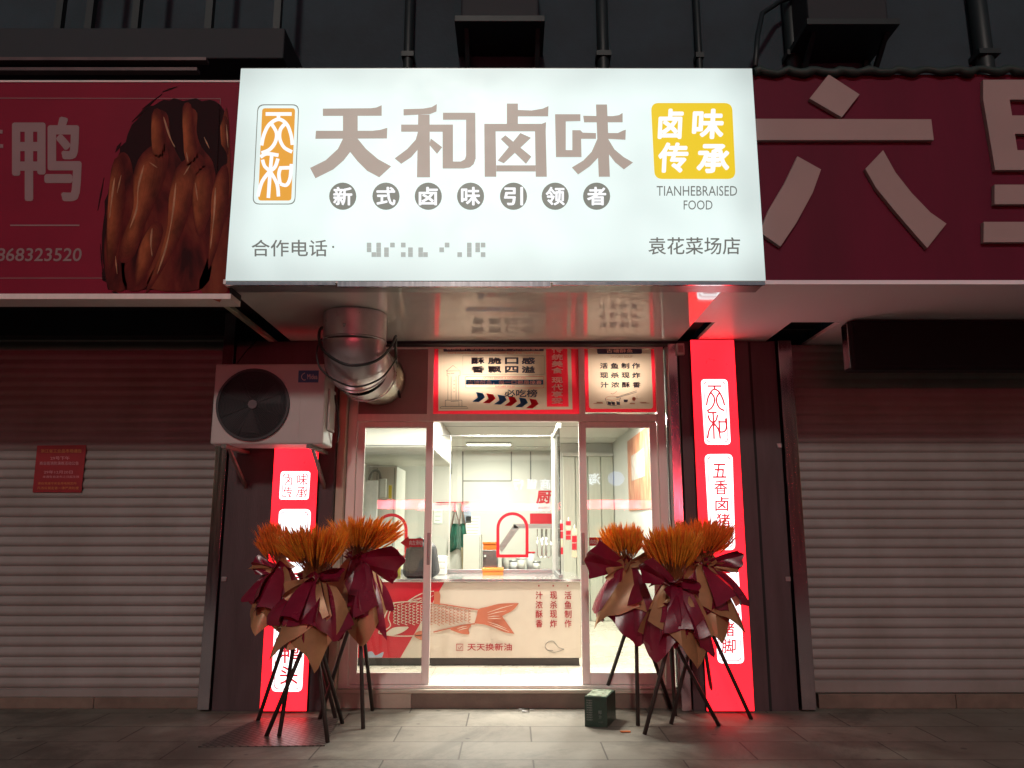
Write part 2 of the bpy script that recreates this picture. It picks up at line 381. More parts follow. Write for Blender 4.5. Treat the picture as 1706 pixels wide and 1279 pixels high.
for y in (1.6, 2.8, 4.0, 5.1):
    MB().box(XL + .01, XR - .01, y, y + .012, ZC - .004, ZC - .0005).build('ceiling_seam', M_SEAM, b)
MB().box(XL + .001, XL + .006, 2.2, 2.212, FL, 2.59).build('side_seam', M_SEAM, b)
MB().box(XL + .001, XL + .006, 4.2, 4.212, FL, 2.59).build('side_seam', M_SEAM, b)

# upper storey, dim above the signs
t = thing('balcony_box', 'dark boxed balcony above the roast duck sign', 'balcony', (-3.2, -.1, 4.6))
z1, z0 = P(240, 46, -.35).z, P(240, 97, -.35).z
x1 = P(474, 60, -.35).x
MB().box(-6.5, x1, -.35, .215, z0, z1, .01).build('parapet', M_UPDK, t)
for u in (110, 160, 236, 356, 468):
    x = P(u, 20, -.2).x; MB().box(x - .03, x + .03, -.30, -.24, z1, z1 + 1.6).build('post', M_PIPE, t)
MB().box(-6.5, x1, -.2, .2, z1 + 1.6, z1 + 1.7).build('top_slab', M_UPDK, t)
for k, (u, r, lb) in enumerate(((680, .045, 'dark drainpipe on upper wall nearest the seal logo'), (1005, .055, 'dark drainpipe over the gap between the last two large sign characters'),
                    (1165, .03, 'thin dark pipe above the yellow square of the white sign'), (1322, .065, 'thick dark pipe beside the raised metal platform'), (1640, .08, 'thickest dark pipe on upper wall toward the far right'))):
    x = P(u, 60, .1).x
    d = thing('drain_pipe', lb, 'pipe', (x, .14, 2.98), 'pipes on the upper wall')
    MB().tube([(x, .14, 2.98), (x, .14, 8.4)], r, 12).build('pipe', M_PIPE, d)
    for z in (4.6, 5.7, 7.2): MB().box(x - r * 1.25, x + r * 1.25, .14 - r * 1.2, .22, z, z + .05).build('clamp', M_PIPE, d)
def ac_rack(u0, u1, v1, Y, label, legs):
    a, c = P(u0, v1, Y), P(u1, v1, Y)
    d = thing('air_conditioner_rack', label, 'metal rack', ((a.x + c.x) / 2, .2, a.z))
    MB().box(a.x, c.x, Y, .21, a.z, a.z + .06, .004).build('platform', M_PIPE, d)
    MB().box(a.x + .05, c.x - .05, Y + .08, .1, a.z + .062, a.z + .75, .02).build('unit_casing', M_UPDK, d)
    for x in (a.x + .08, c.x - .08):
        m = MB(); m.poly([(x, Y + .1, a.z), (x, Y + .16, a.z), (x, .2, a.z - legs), (x, .2, a.z - legs - .06)], (1, 0, 0), .04); m.box(x, x + .04, .17, .21, a.z - legs, a.z)
        m.build('brace', M_PIPE, d)
ac_rack(757, 908, 35, -.3, 'dark air conditioner rack high above the middle of the white sign', .35)
ac_rack(1345, 1500, 40, -.35, 'dark air conditioner rack above the red sign', .3)
tag(MB().tube([P(1258, 112, -.6), P(1262, 60, -.4), P(1270, 22, -.2), P(1300, 2, 0), P(1360, -20, .1)], .022, 8).build('bent_conduit', M_PIPE), 'dark bent conduit rising at the white sign\'s upper right corner', 'conduit')

# ================================================================== CANOPIES
c = thing('canopy', 'glossy white canopy underside behind the white light box sign', 'canopy', (-.22, 0, SOF))
MB().box(-1.88, 1.405, -1.535, -.004, SOF, SOF + .03).build('soffit_panel', M_SOFF, c)
MB().box(-1.88, 1.405, -.003, .215, SOF, SOF + .03).build('soffit_edge', M_DARK, c)
MB().box(-2.02, -1.885, -1.26, .215, SOF + .12, SOF + .16).build('recess', M_GAP, c)
MB().box(-2.06, -2.02, -1.27, .215, SOF - .01, SOF + .02).build('edge_trim', M_CREAM, c)
MB().box(1.407, 1.568, -.58, .215, SOF + .08, SOF + .12).build('recess', M_GAP, c)
MB().box(-1.46, 1.41, .02, .14, SOF - .022, SOF - .001).build('rail', M_UPDK, c)
c = thing('canopy', 'pale canopy underside behind the dark red sign with large characters', 'canopy', (3.2, 0, SOF))
m = MB()
m.box(1.408, 5.4, -1.52, -.585, SOF + .002, SOF + .03); m.box(1.572, 2.16, -.585, .215, SOF + .002, SOF + .03); m.box(2.54, 5.4, -.585, .215, SOF + .002, SOF + .03)
m.build('soffit_panel', M_SOFR, c)
MB().box(2.162, 2.538, -.583, .215, SOF + .10, SOF + .14).build('recess', M_GAP, c)
MB().box(2.2, 2.5, -.2, -.17, SOF + .05, SOF + .08).build('bracket', M_PIPE, c)
c = thing('canopy', 'dark canopy underside behind the roast duck sign', 'canopy', (-3.6, 0, 3.2))
MB().box(-6.5, -2.07, -1.4, .215, 3.22, 3.26).build('soffit_panel', M_UPDK, c)
MB().box(-6.5, -2.36, -.02, .215, 3.0, 3.219).build('shutter_box', M_UPDK, c)
for u in (130, 267):
    p = P(u, 523, -1.0); MB().box(p.x - .10, p.x + .10, -1.05, -.98, 3.16, 3.219, .005).build('bracket', M_ALU, c)

# ================================================================== WHITE LIGHT BOX SIGN
YS = -1.57
SX0, SX1 = -1.852, 1.640
SZ0, SZ1 = P(853, 466.5, YS).z, P(853, 114, YS).z
s = thing('light_box_sign', 'large glowing white light box sign with brown characters', 'sign', (-.1, YS, SZ0))
MB().box(SX0 + .012, SX1 - .012, YS + .014, YS + .21, SZ0 + .012, SZ1 - .012).build('cabinet', M_UPDK, s)
m = MB(); m.box(SX0, SX1, YS, YS + .012, SZ0, SZ1); m.build('face', E_WHITE, s)
m = MB()
m.box(SX0, SX0 + .011, YS + .0125, YS + .215, SZ0 - .014, SZ1 + .012); m.box(SX1 - .011, SX1, YS + .0125, YS + .215, SZ0 - .014, SZ1 + .012)
m.box(SX0 + .0115, SX1 - .0115, YS + .0125, YS + .215, SZ1 + .001, SZ1 + .012); m.box(SX0 + .0115, SX1 - .0115, YS + .0125, YS + .215, SZ0 - .014, SZ0 - .001)
m.build('frame', M_BRUSH, s)
for u0, u1 in ((376, 560), (562, 918), (920, 1275)):
    a, d = P(u0, 468, YS).x, P(u1, 468, YS).x
    MB().box(a + .004, d - .004, YS - .006 - (.006 if u0 == 562 else 0), YS + .0118, SZ0 - .034 - (.012 if u0 == 562 else 0), SZ0 - .0145).build('bottom_trim', M_STEEL, s)
K2, K3 = crop(380, 90, 3.198), crop(820, 90, 3.198)
YL = YS - .004
m = MB()
for pl in ([(505, 290), (760, 288), (790, 284), (818, 272), (818, 327), (505, 328)], [(468, 408), (770, 408), (812, 403), (848, 392), (846, 448), (465, 450)],
           [(612, 328), (690, 328), (690, 408), (612, 408)],
           [(612, 450), (690, 450), (735, 505), (800, 560), (868, 597), (805, 655), (740, 620), (690, 570), (650, 520), (615, 565), (560, 613), (465, 660), (437, 606), (520, 565), (585, 505)]):
    m.flat(K2(pl), YL)
for pl in ([(935, 293), (1040, 290), (1085, 282), (1112, 266), (1110, 304), (1075, 318), (935, 325)], [(922, 375), (1143, 375), (1143, 412), (922, 412)],
           [(1013, 322), (1073, 322), (1076, 655), (1006, 655)], [(1012, 412), (1000, 455), (955, 505), (888, 555), (922, 583), (975, 548), (1012, 505)],
           [(1080, 449), (1140, 495), (1113, 530), (1072, 482)],
           [(1143, 375), (1198, 375), (1198, 572), (1240, 572), (1262, 560), (1268, 540), (1268, 348), (1145, 348), (1145, 312), (1317, 312), (1319, 555), (1308, 585), (1288, 602), (1255, 608), (1143, 608)]):
    m.flat(K2(pl), YL)
for pl in ([(78, 263), (137, 263), (137, 370), (78, 370)], [(137, 297), (210, 300), (270, 290), (300, 276), (298, 330), (137, 330)],
           [(-42, 371), (265, 371), (287, 362), (285, 410), (-42, 410)], [(-42, 410), (18, 410), (22, 652), (-40, 652)], [(228, 410), (285, 410), (291, 652), (232, 652)],
           [(22, 592), (231, 592), (231, 624), (22, 624)], [(70, 432), (208, 545), (180, 583), (46, 452)], [(150, 420), (206, 445), (62, 580), (30, 566)]):
    m.flat(K3(pl), YL)
for pl in ([(335, 320), (470, 320), (470, 355), (392, 357), (392, 511), (427, 511), (427, 405), (470, 405), (482, 418), (553, 420), (553, 450), (474, 450), (476, 547), (340, 547)],
           [(485, 328), (640, 330), (675, 325), (695, 313), (695, 362), (490, 362)], [(553, 268), (612, 268), (627, 652), (568, 652)],
           [(612, 420), (670, 420), (695, 408), (712, 402), (710, 455), (614, 450)], [(560, 452), (530, 520), (485, 567), (425, 603), (458, 640), (520, 597), (568, 547)], [(618, 452), (652, 508), (700, 548), (750, 577), (702, 613), (655, 575), (622, 532)]):
    m.flat(K3(pl), YL)
m.build('large_lettering', E_BROWN, s)
# seal plate
o = rrect(*K2([(157, 267), (378, 267), (357, 800), (130, 800)]), 11)
m = MB(); frame(m, o, inset(o, 1.3), YL); m.build('seal_outline', E_GREY, s)
m = MB(); m.flat(rrect(*K2([(182, 288), (357, 288), (336, 779), (160, 779)]), 5), YL); m.build('seal_plate', E_OCHRE, s)
SEAL = [[(200, 318), (338, 318)], [(268, 318), (268, 347)], [(178, 485), (190, 430), (218, 375), (268, 346), (312, 372), (335, 430), (342, 482)],
        [(232, 372), (258, 420), (250, 470), (220, 508), (178, 526)], [(303, 370), (278, 402), (275, 450), (298, 496), (340, 520)],
        [(172, 548), (205, 530), (268, 538)], [(232, 540), (224, 625), (214, 765)], [(183, 562), (195, 597), (224, 622)], [(265, 556), (250, 600), (224, 622)],
        [(220, 625), (180, 680), (158, 757)], [(225, 625), (260, 690), (268, 757)], [(272, 606), (335, 604)], [(337, 585), (330, 660), (310, 697), (277, 690)], [(278, 606), (270, 640), (277, 690)]]
m = MB(); m.strokes([smooth(K2(l), 4) if len(l) > 2 else K2(l) for l in SEAL], 5.6, YL - .004); m.build('seal_lettering', E_LET, s)
for u, ch in zip((571, 643, 713.5, 784, 855.5, 925, 994), '新式卤味引领者'):
    q = MB().flat(circ(u, 326.5, 22.6), YL).build('round_badge', E_GREY, s)
    MB().text(ch, (u - 16, 311, u + 16, 342), YL - .004, .035).build('lettering', E_LET, q)
m = MB(); m.flat(rrect(*K3([(846, 260), (1278, 260), (1297, 664), (866, 664)]), 13), YL); m.build('yellow_plate', E_GOLD, s)
m = MB()
for ch, r in zip('卤味传承', ((885, 290, 1018, 452), (1066, 290, 1235, 452), (884, 470, 1045, 632), (1090, 478, 1266, 634))):
    q = K3([(r[0], r[1]), (r[2], r[3])]); m.text(ch, (*q[0], *q[1]), YL - .004, .042, skew=.05)
m.build('plate_lettering', E_LET, s)
m = MB(); m.text('TIANHEBRAISED', (1094, 309.5, 1228, 326), YL); m.text('FOOD', (1139, 333.5, 1187, 349), YL)
m.text('合作电话', (419, 399, 545, 427), YL, .008); m.text('袁花菜场店', (1080, 395, 1233, 424), YL, .008); m.flat(circ(555, 411, 1.8, 10), YL)
m.build('small_lettering', E_TEXT, s)
random.seed(5)
m = MB()
for x in (586, 603, 611, 619, 627, 640, 650, 668, 680, 697, 705, 732, 741, 762, 778, 792, 801):
    for y in (404, 412, 420):
        if random.random() < .55: m.flat(rect(x, y, x + 7.6, y + 7.6), YL)
m.build('blurred_number', E_PIX, s)

# ================================================================== NEIGHBOUR SIGNS
M_LRED = mat('crimson_sign_vinyl', (.22, .009, .032), .5, 0, .08, 2, spec=.15)
M_RRED = mat('dark_red_sign_panel', (.125, .008, .030), .6, 0, .16, 1.3, .05, 10, stretch=(2, 1, .4), spec=.2)
M_PINK = mat('pale_pink_lettering', (.27, .18, .185), .5, 0, .05)
M_LINE = mat('thin_pink_print', (.24, .10, .11), .5)
YN = -1.45
a, d, tp, bt = -6.4, P(383, 490, YN).x, P(200, 137, YN).z, P(200, 494, YN).z
s = thing('shop_sign', 'crimson sign with a picture of roast ducks', 'sign', (-3.6, YN, bt))
MB().box(a, d, YN, YN + .16, bt + .02, tp).build('panel', M_LRED, s)
MB().box(a, d + .012, YN - .012, YN + .17, bt - .02, bt + .018, .003).build('bottom_trim', M_ALU, s)
MB().box(d + .001, d + .013, YN - .012, YN + .17, bt + .0185, tp + .02).build('side_trim', M_UPDK, s)
MB().box(a, d, YN - .004, YN + .17, tp + .001, tp + .014).build('top_trim', M_ALU, s)
YK = YN - .003
m = MB(); m.strokes([[(-60, 163), (367, 164), (355, 463), (-60, 463)]], 1.6, YK); m.build('border_line', M_LINE, s)
m = MB(); m.text('鸭', (20, 194, 136, 335), YK, .026); m.flat([(0, 216), (4, 216), (4, 222), (0, 222)], YK); m.flat([(0, 240), (5, 240), (5, 246), (0, 246)], YK); m.build('large_lettering', M_PINK, s)
m = MB(); m.flat(rect(17, 374, 132, 376), YK); m.text('868323520', (-6, 413, 136, 435), YK, .02, skew=.12); m.build('small_lettering', M_PINK, s)
KL = crop(0, 0, 2.3685)
M_SOOT = mat('black_brush_print', (.022, .005, .007), .6, spec=.1)
random.seed(3)
bl = [(430, 1142), (405, 1080), (400, 960), (415, 800), (445, 660), (490, 560), (535, 470), (600, 410), (690, 392), (800, 395), (880, 430), (900, 560), (905, 700), (895, 900), (885, 1100), (875, 1142)]
m = MB(); m.flat(KL([(x + random.uniform(-7, 7), y + random.uniform(-7, 7)) for x, y in smooth(bl, 4)]), YK)
for l, wd in (([(640, 362), (700, 340)], 3), ([(455, 600), (478, 560)], 5), ([(385, 830), (410, 700)], 2.5), ([(405, 1080), (395, 960)], 2), ([(520, 480), (610, 395)], 4), ([(440, 1150), (470, 1158)], 4), ([(560, 430), (640, 370)], 2)):
    m.flat(ribbon(KL([l[0], ((l[0][0] + l[1][0]) / 2, (l[0][1] + l[1][1]) / 2), l[1]]), [.5, wd, .4]), YK)
m.build('brush_print', M_SOOT, s)
def duck_mat():
    m = bpy.data.materials.new('glazed_roast_print'); m.use_nodes = True; n, l = m.node_tree.nodes, m.node_tree.links; b = n['Principled BSDF']; b.inputs['Roughness'].default_value = .5; b.inputs['Specular IOR Level'].default_value = .1
    g = n.new('ShaderNodeNewGeometry'); mp = n.new('ShaderNodeMapping'); mp.inputs['Scale'].default_value = (3.6, 1, 1.3); l.new(g.outputs['Position'], mp.inputs[0])
    t = n.new('ShaderNodeTexNoise'); t.inputs['Scale'].default_value = 1.7; t.inputs['Detail'].default_value = 7; t.inputs['Distortion'].default_value = .6; l.new(mp.outputs[0], t.inputs[0])
    c = n.new('ShaderNodeValToRGB'); e = c.color_ramp.elements; e[0].position = .36; e[0].color = (.03, .003, .004, 1); e[1].position = .68; e[1].color = (.20, .045, .022, 1)
    k = e.new(.5); k.color = (.12, .013, .011, 1); l.new(t.outputs[0], c.inputs[0]); l.new(c.outputs[0], b.inputs['Base Color']); return m
M_DUCK = duck_mat()
M_GLZ = mat('roast_highlight_print', (.42, .20, .09), .4, 0, .3, 14)
M_SKIN = [mat('roast_skin_tone_' + 'abcdefghi'[i], tuple(a + (c - a) * (i / 8) ** 1.3 for a, c in zip((.10, .014, .012), (.30, .085, .034))), .5, 0, .45, 11, spec=.08, stretch=(1, 1, .5)) for i in range(9)]
DUCKS = (
    ([(455, 640), (490, 600), (520, 650), (530, 780), (515, 900), (490, 1060), (500, 1138), (430, 1138), (412, 1020), (420, 830)], [[(445, 700), (470, 670), (480, 760), (470, 900), (440, 1020), (432, 900)]], [[(452, 700), (440, 790), (432, 860)], [(455, 1010), (462, 1080)], [(478, 690), (462, 760)]]),
    ([(598, 450), (630, 432), (662, 455), (672, 540), (695, 600), (722, 660), (712, 760), (690, 860), (668, 950), (610, 1060), (570, 1138), (495, 1138), (478, 1030), (492, 930), (525, 820), (528, 710), (555, 640), (606, 600), (603, 520)],
     [[(560, 650), (610, 615), (630, 660), (610, 760), (570, 860), (540, 960), (505, 980), (500, 930), (535, 820), (536, 720)], [(608, 470), (630, 455), (640, 520), (640, 600), (612, 600)], [(560, 980), (600, 900), (625, 930), (590, 1040), (550, 1100)]],
     [[(568, 650), (545, 740), (540, 820), (512, 900)], [(600, 900), (595, 960), (600, 1010)], [(645, 460), (670, 540), (690, 580)], [(590, 640), (620, 660)]]),
    ([(722, 440), (745, 422), (778, 445), (776, 520), (795, 580), (840, 640), (852, 740), (840, 880), (838, 1010), (800, 1138), (590, 1138), (612, 1050), (662, 950), (670, 800), (682, 705), (738, 655), (733, 560), (720, 500)],
     [[(690, 715), (745, 665), (770, 700), (740, 800), (700, 930), (640, 1050), (612, 1090), (640, 1000), (672, 900), (680, 800)], [(730, 450), (752, 440), (760, 520), (770, 600), (745, 640), (738, 560)], [(780, 700), (820, 690), (825, 800), (790, 900), (770, 800)]],
     [[(694, 720), (680, 850), (655, 975), (620, 1080)], [(770, 720), (780, 790)], [(750, 650), (725, 690)], [(735, 600), (742, 640)], [(805, 540), (826, 585)]]),
    ([(878, 470), (903, 478), (903, 1138), (785, 1138), (822, 1010), (836, 860), (842, 760), (870, 675), (897, 640), (888, 560)], [[(848, 750), (880, 690), (890, 760), (870, 900), (835, 1010), (842, 880)], [(884, 480), (898, 490), (898, 590), (890, 560)]], [[(850, 740), (844, 850), (830, 980)], [(893, 490), (900, 580)]]))
for pl, ml, hl in DUCKS:
    q = MB().flat(KL(smooth(pl, 3, True)), YK - .004).build('duck_print', M_DUCK, s)
    m = MB()
    for x in ml:
        sx = smooth(x, 3, True); cx = sum(a for a, _ in sx) / len(sx); cy = sum(c for _, c in sx) / len(sx); m.k = 0
        for i in range(9):
            g = 1.5 - i * .13; m.flat(KL([(cx - 5 * i * .5 + (a - cx) * g, cy + (c - cy) * (g * .6 + .4)) for a, c in sx]), YK - .006, .0003, i)
    m.build('skin_print', M_SKIN, q)
    m = MB()
    for h in hl: h = smooth(KL(h), 4) if len(h) > 2 else [KL(h)[0], tuple((a + c) / 2 for a, c in zip(*KL(h))), KL(h)[1]]; m.flat(ribbon(h, [.4] + [2.2 + sin(i) for i in range(len(h) - 2)] + [.4]), YK - .0095)
    m.build('highlight_print', M_GLZ, q)
t = thing('metal_rail', 'pair of dull metal rails above the roast duck sign', 'rail', (-3.5, -1.3, 4.4))
for v in (100, 117):
    z = P(200, v, -1.3).z; MB().box(-6.5, P(345 if v < 110 else 330, v, -1.3).x, -1.32, -1.26, z - .012, z + .012).build('bar', mat('dull_bronze', (.12, .08, .08), .4, .5), t)
MB().box(-6.5, -2.0, -1.2, .2, tp + .02, tp + .05).build('cover', M_UPDK, t)

YR = -1.50
s = thing('shop_sign', 'dark red sign with huge raised pale characters', 'sign', (3.4, YR, SOF))
tp, bt = P(1450, 124, YR).z, P(1450, 470, YR).z
MB().box(1.655, 3.505, YR, YR + .06, bt, tp).build('panel', M_RRED, s)
MB().box(3.509, 5.6, YR + .004, YR + .06, bt, tp).build('panel', M_RRED, s)
m = MB(); pp = []
random.seed(8)
for k in range(60):
    u = 1256 + k * 9.5; pp.append(P(u, 121 - 2.5 * sin(k * 1.3) - random.random() * 3 - (u - 1256) * .006, YR - .03))
m.tube(pp, [.022 + .012 * random.random() for _ in pp], 8); m.build('top_cable', mat('greenish_cable', (.02, .04, .035), .6), s)
K4 = crop(1240, 0, 2.369)
M_BIG = mat('raised_pale_lettering', (.36, .27, .255), .5, 0, .05, 2)
M_EDGE = mat('dark_letter_edge', (.10, .03, .04), .5)
m = MB()
for pl in ([(333, 293), (455, 372), (385, 462), (258, 388)], [(40, 468), (738, 470), (748, 552), (40, 552)],
           smooth([(210, 616), (303, 668), (270, 760), (205, 880), (143, 972), (60, 915), (95, 830), (160, 720)], 1, True),
           [(548, 592), (478, 666), (520, 740), (595, 832), (675, 925), (722, 978), (798, 882), (735, 838), (660, 760), (597, 680)]):
    m.flat(K4(pl), YR - .035, .033)
for pl in (rect(943, 314, 1320, 392), [(1046, 455), (1320, 455), (1320, 527), (1062, 527)], [(1078, 592), (1320, 592), (1320, 670), (990, 670), (987, 650), (1078, 650)],
           [(943, 392), (1047, 392), (1078, 592), (1078, 650), (987, 650)], rect(988, 728, 1320, 805), rect(945, 875, 1360, 955), [(1160, 392), (1235, 392), (1250, 875), (1175, 875)]):
    m.flat(K4(pl), YR - .035, .033)
m.build('large_lettering', M_BIG, s)

# LED display box under the right canopy
l = thing('display_box', 'switched off long black display box hung under the pale canopy', 'display', (3.4, -.7, 2.96))
x0 = P(1420, 575, -.68).x; z0, z1 = P(1500, 616, -.68).z, SOF - .012
MB().box(x0 - .02, 5.2, -.69, -.55, z0, z1, .02, 3).build('case', mat('black_display_case', (.010, .010, .012), .6, 0, .2, spec=.15), l)
MB().box(x0 + .015, 5.19, -.6935, -.689, z0 + .03, z1 - .03).build('screen', mat('dark_display', (.006, .006, .008), .6, spec=.15), l)
MB().box(x0 - .026, x0 - .0205, -.672, -.57, z0 + .02, z1 - .02, .002).build('end_cap', M_STEEL, l)

# ================================================================== ROLLER SHUTTERS
def shutter(x0, x1, zb, zt, label, rails):
    YC = .13; s = thing('roller_shutter', label, 'shutter', ((x0 + x1) / 2, YC, zb))
    m = MB(); prof = []; pitch = .0790; z = zb + .085
    while z < zt:
        for k, (dz, dy) in enumerate(((0, .004), (.006, .012), (.011, .004), (.02, -.004), (.038, -.009), (.056, -.004), (.070, .0035))): prof.append((z + dz, YC + dy))
        z += pitch
    nx = 10; grid = [[m.bm.verts.new((x0 + (x1 - x0) * i / nx, y + random.uniform(-.0012, .0012), zz)) for i in range(nx + 1)] for zz, y in prof]
    for a, c in zip(grid, grid[1:]):
        for i in range(nx): m.bm.faces.new((a[i], a[i + 1], c[i + 1], c[i])).smooth = True
    m.build('curtain', M_SHUT, s, recalc=False)
    MB().box(x0, x1, YC - .02, YC + .02, zb, zb + .088, .006).build('bottom_bar', M_SHUT, s)
    for a, c in rails: MB().box(a, c, -.03, .20, .015, zt, .003).build('guide_rail', M_STEEL, s)
    for a, c in rails:
        for z in (2.05, .98): MB().box(a - .055 if a > 0 else c + .02, a - .015 if a > 0 else c + .06, -.012, .0, z, z + .035, .003).build('latch', M_BRUSH, s)
    return s
random.seed(1)
shutter(-5.2, -2.44, P(200, 1167, .13).z, 3.2, 'closed cream roller shutter with a red notice stuck on it', ((-2.437, -2.345),))
shutter(2.36, 5.2, P(1500, 1153, .13).z, 2.957, 'closed cream roller shutter behind the black display box', ((2.245, 2.357),))
n = thing('notice', 'small red paper notice stuck on the closed shutter', 'notice', P(100, 780, .108))
q = [(62, 742), (144, 741), (135.5, 820), (54, 820)]
mm = MB(); mm.flat(q, .112, .002); mm.build('sheet', mat('red_notice_paper', (.24, .006, .014), .45, 0, .12, 9), n)
M_NG, M_NP = mat('gold_notice_ink', (.50, .21, .06), .5), mat('pink_notice_ink', (.52, .25, .28), .5)
m = MB(); m.text('浙江省工业品市场通告', (68, 748, 136, 754), .109, .01)
m.text('请自觉遵守安全用电规定内', (63, 803, 127, 807), .109); m.text('凡违反规定者一律严肃处理', (62, 810.5, 131, 815), .109); m.build('gold_lettering', M_NG, n)
m = MB(); m.text('29号下午', (84, 760, 116, 766), .109, .01, skew=-.1); m.text('商业街消防演练活动公告', (66, 768.5, 131, 774.5), .109, .01); m.text('29年12月20日', (73, 783.5, 121, 789), .109, .01); m.text('本通告自发布之日起生效', (71, 792, 132, 796), .109)
m.build('pink_lettering', M_NP, n)

# ================================================================== TALL RED LIGHT BOXES
M_BOXS = mat('dark_red_box_side', (.06, .012, .016), .4)
def red_box(x0, x1, z1, label):
    b = thing('vertical_light_box', label, 'sign', ((x0 + x1) / 2, 0, 0), 'red light boxes beside the shop door')
    MB().box(x0, x1, -.05, -.004, .012, z1).build('cabinet', M_BOXS, b)
    MB().box(x0 + .002, x1 - .002, -.056, -.0505, .014, z1 - .002).build('face', E_RED, b); return b
YV = -.060
def panel(par, a, bb, c, d, r):
    o = rrect(a, bb, c, d, r)
    MB().flat(o, YV).build('white_panel', E_PANEL, par)
    i = inset(o, 4.0); m = MB(); frame(m, i, inset(o, 5.2), YV - .004); m.build('border_line', E_REDLN, par)
r = red_box(1.50, 1.868, 2.955, 'tall glowing red light box whose top reaches the pale canopy')
K8 = crop(1140, 620, 5.327)
panel(r, *K8([(148, 62), (383, 62), (412, 641), (183, 641)]), 7)
panel(r, *K8([(181, 727), (428, 725)]), (1225, 916), (1183, 916), 9)
panel(r, (1185, 944), (1230, 944), (1240, 1105), (1196, 1105), 9)
ST = [[(205, 122), (332, 122)], [(268, 122), (269, 150)], [(198, 295), (210, 230), (238, 172), (270, 150), (310, 175), (343, 240), (358, 295)],
      [(235, 178), (265, 220), (266, 270), (240, 318), (202, 342)], [(314, 180), (289, 222), (290, 272), (315, 318), (358, 340)],
      [(212, 345), (222, 357), (288, 355)], [(256, 355), (260, 450), (265, 592)], [(210, 380), (228, 425), (258, 450)], [(295, 375), (285, 420), (258, 450)],
      [(258, 452), (222, 510), (208, 585)], [(262, 452), (305, 510), (320, 590)], [(303, 440), (370, 440)], [(308, 425), (315, 530)], [(367, 408), (374, 490), (355, 525), (315, 530)]]
m = MB(); m.strokes([smooth(K8(x), 4) if len(x) > 2 else K8(x) for x in ST], 2.7, YV - .005); m.build('seal_lettering', E_REDLN, r)
m = MB()
for k, ch in enumerate('五香卤猪头'): m.text(ch, (1187.5 + k * 2.0, 772 + k * 27.6, 1210.5 + k * 2.0, 796 + k * 27.6), YV - .005, .02)
for k, ch in enumerate('五香卤猪脚'): m.text(ch, (1194 + k * 2.0, 952 + k * 28, 1218 + k * 2.0, 976 + k * 28), YV - .005, .02)
m.build('lettering', E_REDLN, r)
r = red_box(-1.945, -1.582, 2.5, 'glowing red light box partly covered by the air conditioner')
panel(r, (468, 785), (517, 785), (514, 832), (465, 832), 5)
panel(r, (465, 848), (518, 848), (503, 1152), (452, 1152), 9)
m = MB()
for ch, q in zip('卤味传承', ((474, 790, 487, 808), (495, 790, 511, 808), (472, 810, 487, 828), (493, 811, 511, 828))): m.text(ch, q, YV - .005, .012)
for k, ch in enumerate('五香卤鸭头'): m.text(ch, (475 - k * 1.5, 905 + k * 48, 507 - k * 2, 936 + k * 48), YV - .005, .02) if k < 3 else None
m.text('鸭', (467, 1073, 499, 1105), YV - .005, .02); m.text('头', (466, 1108, 496, 1140), YV - .005, .02)
m.build('lettering', E_REDLN, r)
# stainless trims that frame the door
tag(MB().box(1.315, 1.392, -.02, .25, .003, 2.93, .003).build('steel_jamb', M_STEEL), 'stainless steel jamb between the right door panel and red light box', 'jamb')
tag(MB().box(-1.455, -1.392, .05, .25, .003, 2.93, .003).build('cream_jamb', M_CREAM), 'narrow cream jamb beside the left door panel', 'jamb')
p = P(1133, 582, -.03)
t = thing('junction_box', 'small box high on the dark pillar left of the tall red light box', 'junction box', p)
MB().box(p.x - .034, p.x + .034, -.05, -.002, p.z - .05, p.z + .05, .006).build('case', M_ACW, t)
MB().box(p.x - .02, p.x + .022, -.0535, -.0505, p.z - .03, p.z + .03).build('cover', M_PINK, t)

# ================================================================== SHOPFRONT
zt, zr = 2.352, 2.290
g = thing('glass_shopfront', 'aluminium shopfront frame with printed panels above the doors', 'shopfront', (-.04, YD, FL))
f = MB()
f.box(-1.388, -1.315, YD - .03, YD + .05, FL + .001, 2.957, .004); f.box(1.235, 1.305, YD - .03, YD + .05, FL + .001, 2.957, .004)
f.box(-1.314, 1.234, YD - .03, YD + .05, zr, zt, .004); f.box(-1.314, 1.234, YD - .03, YD + .05, 2.928, 2.957, .003)
f.box(-.725, -.675, YD - .027, YD + .05, zt + .001, 2.927, .003); f.box(.575, .625, YD - .027, YD + .05, zt + .001, 2.927, .003)
f.build('frame', M_ALU, g)
MB().box(-1.314, 1.234, YD - .03, YD + .05, FL + .0005, FL + .025, .003).build('floor_track', M_ALU, g)
MB().box(-1.314, -.726, YD + .0, YD + .012, zt + .002, 2.926).build('transom_panel', mat('mauve_panel', (.27, .20, .19), .45, 0, .08), g)
MB().box(-.674, .574, YD + .006, YD + .012, zt + .002, 2.926).build('transom_glass', M_GLASS, g)
MB().box(.626, 1.234, YD + .006, YD + .012, zt + .002, 2.926).build('transom_glass', M_GLASS, g)
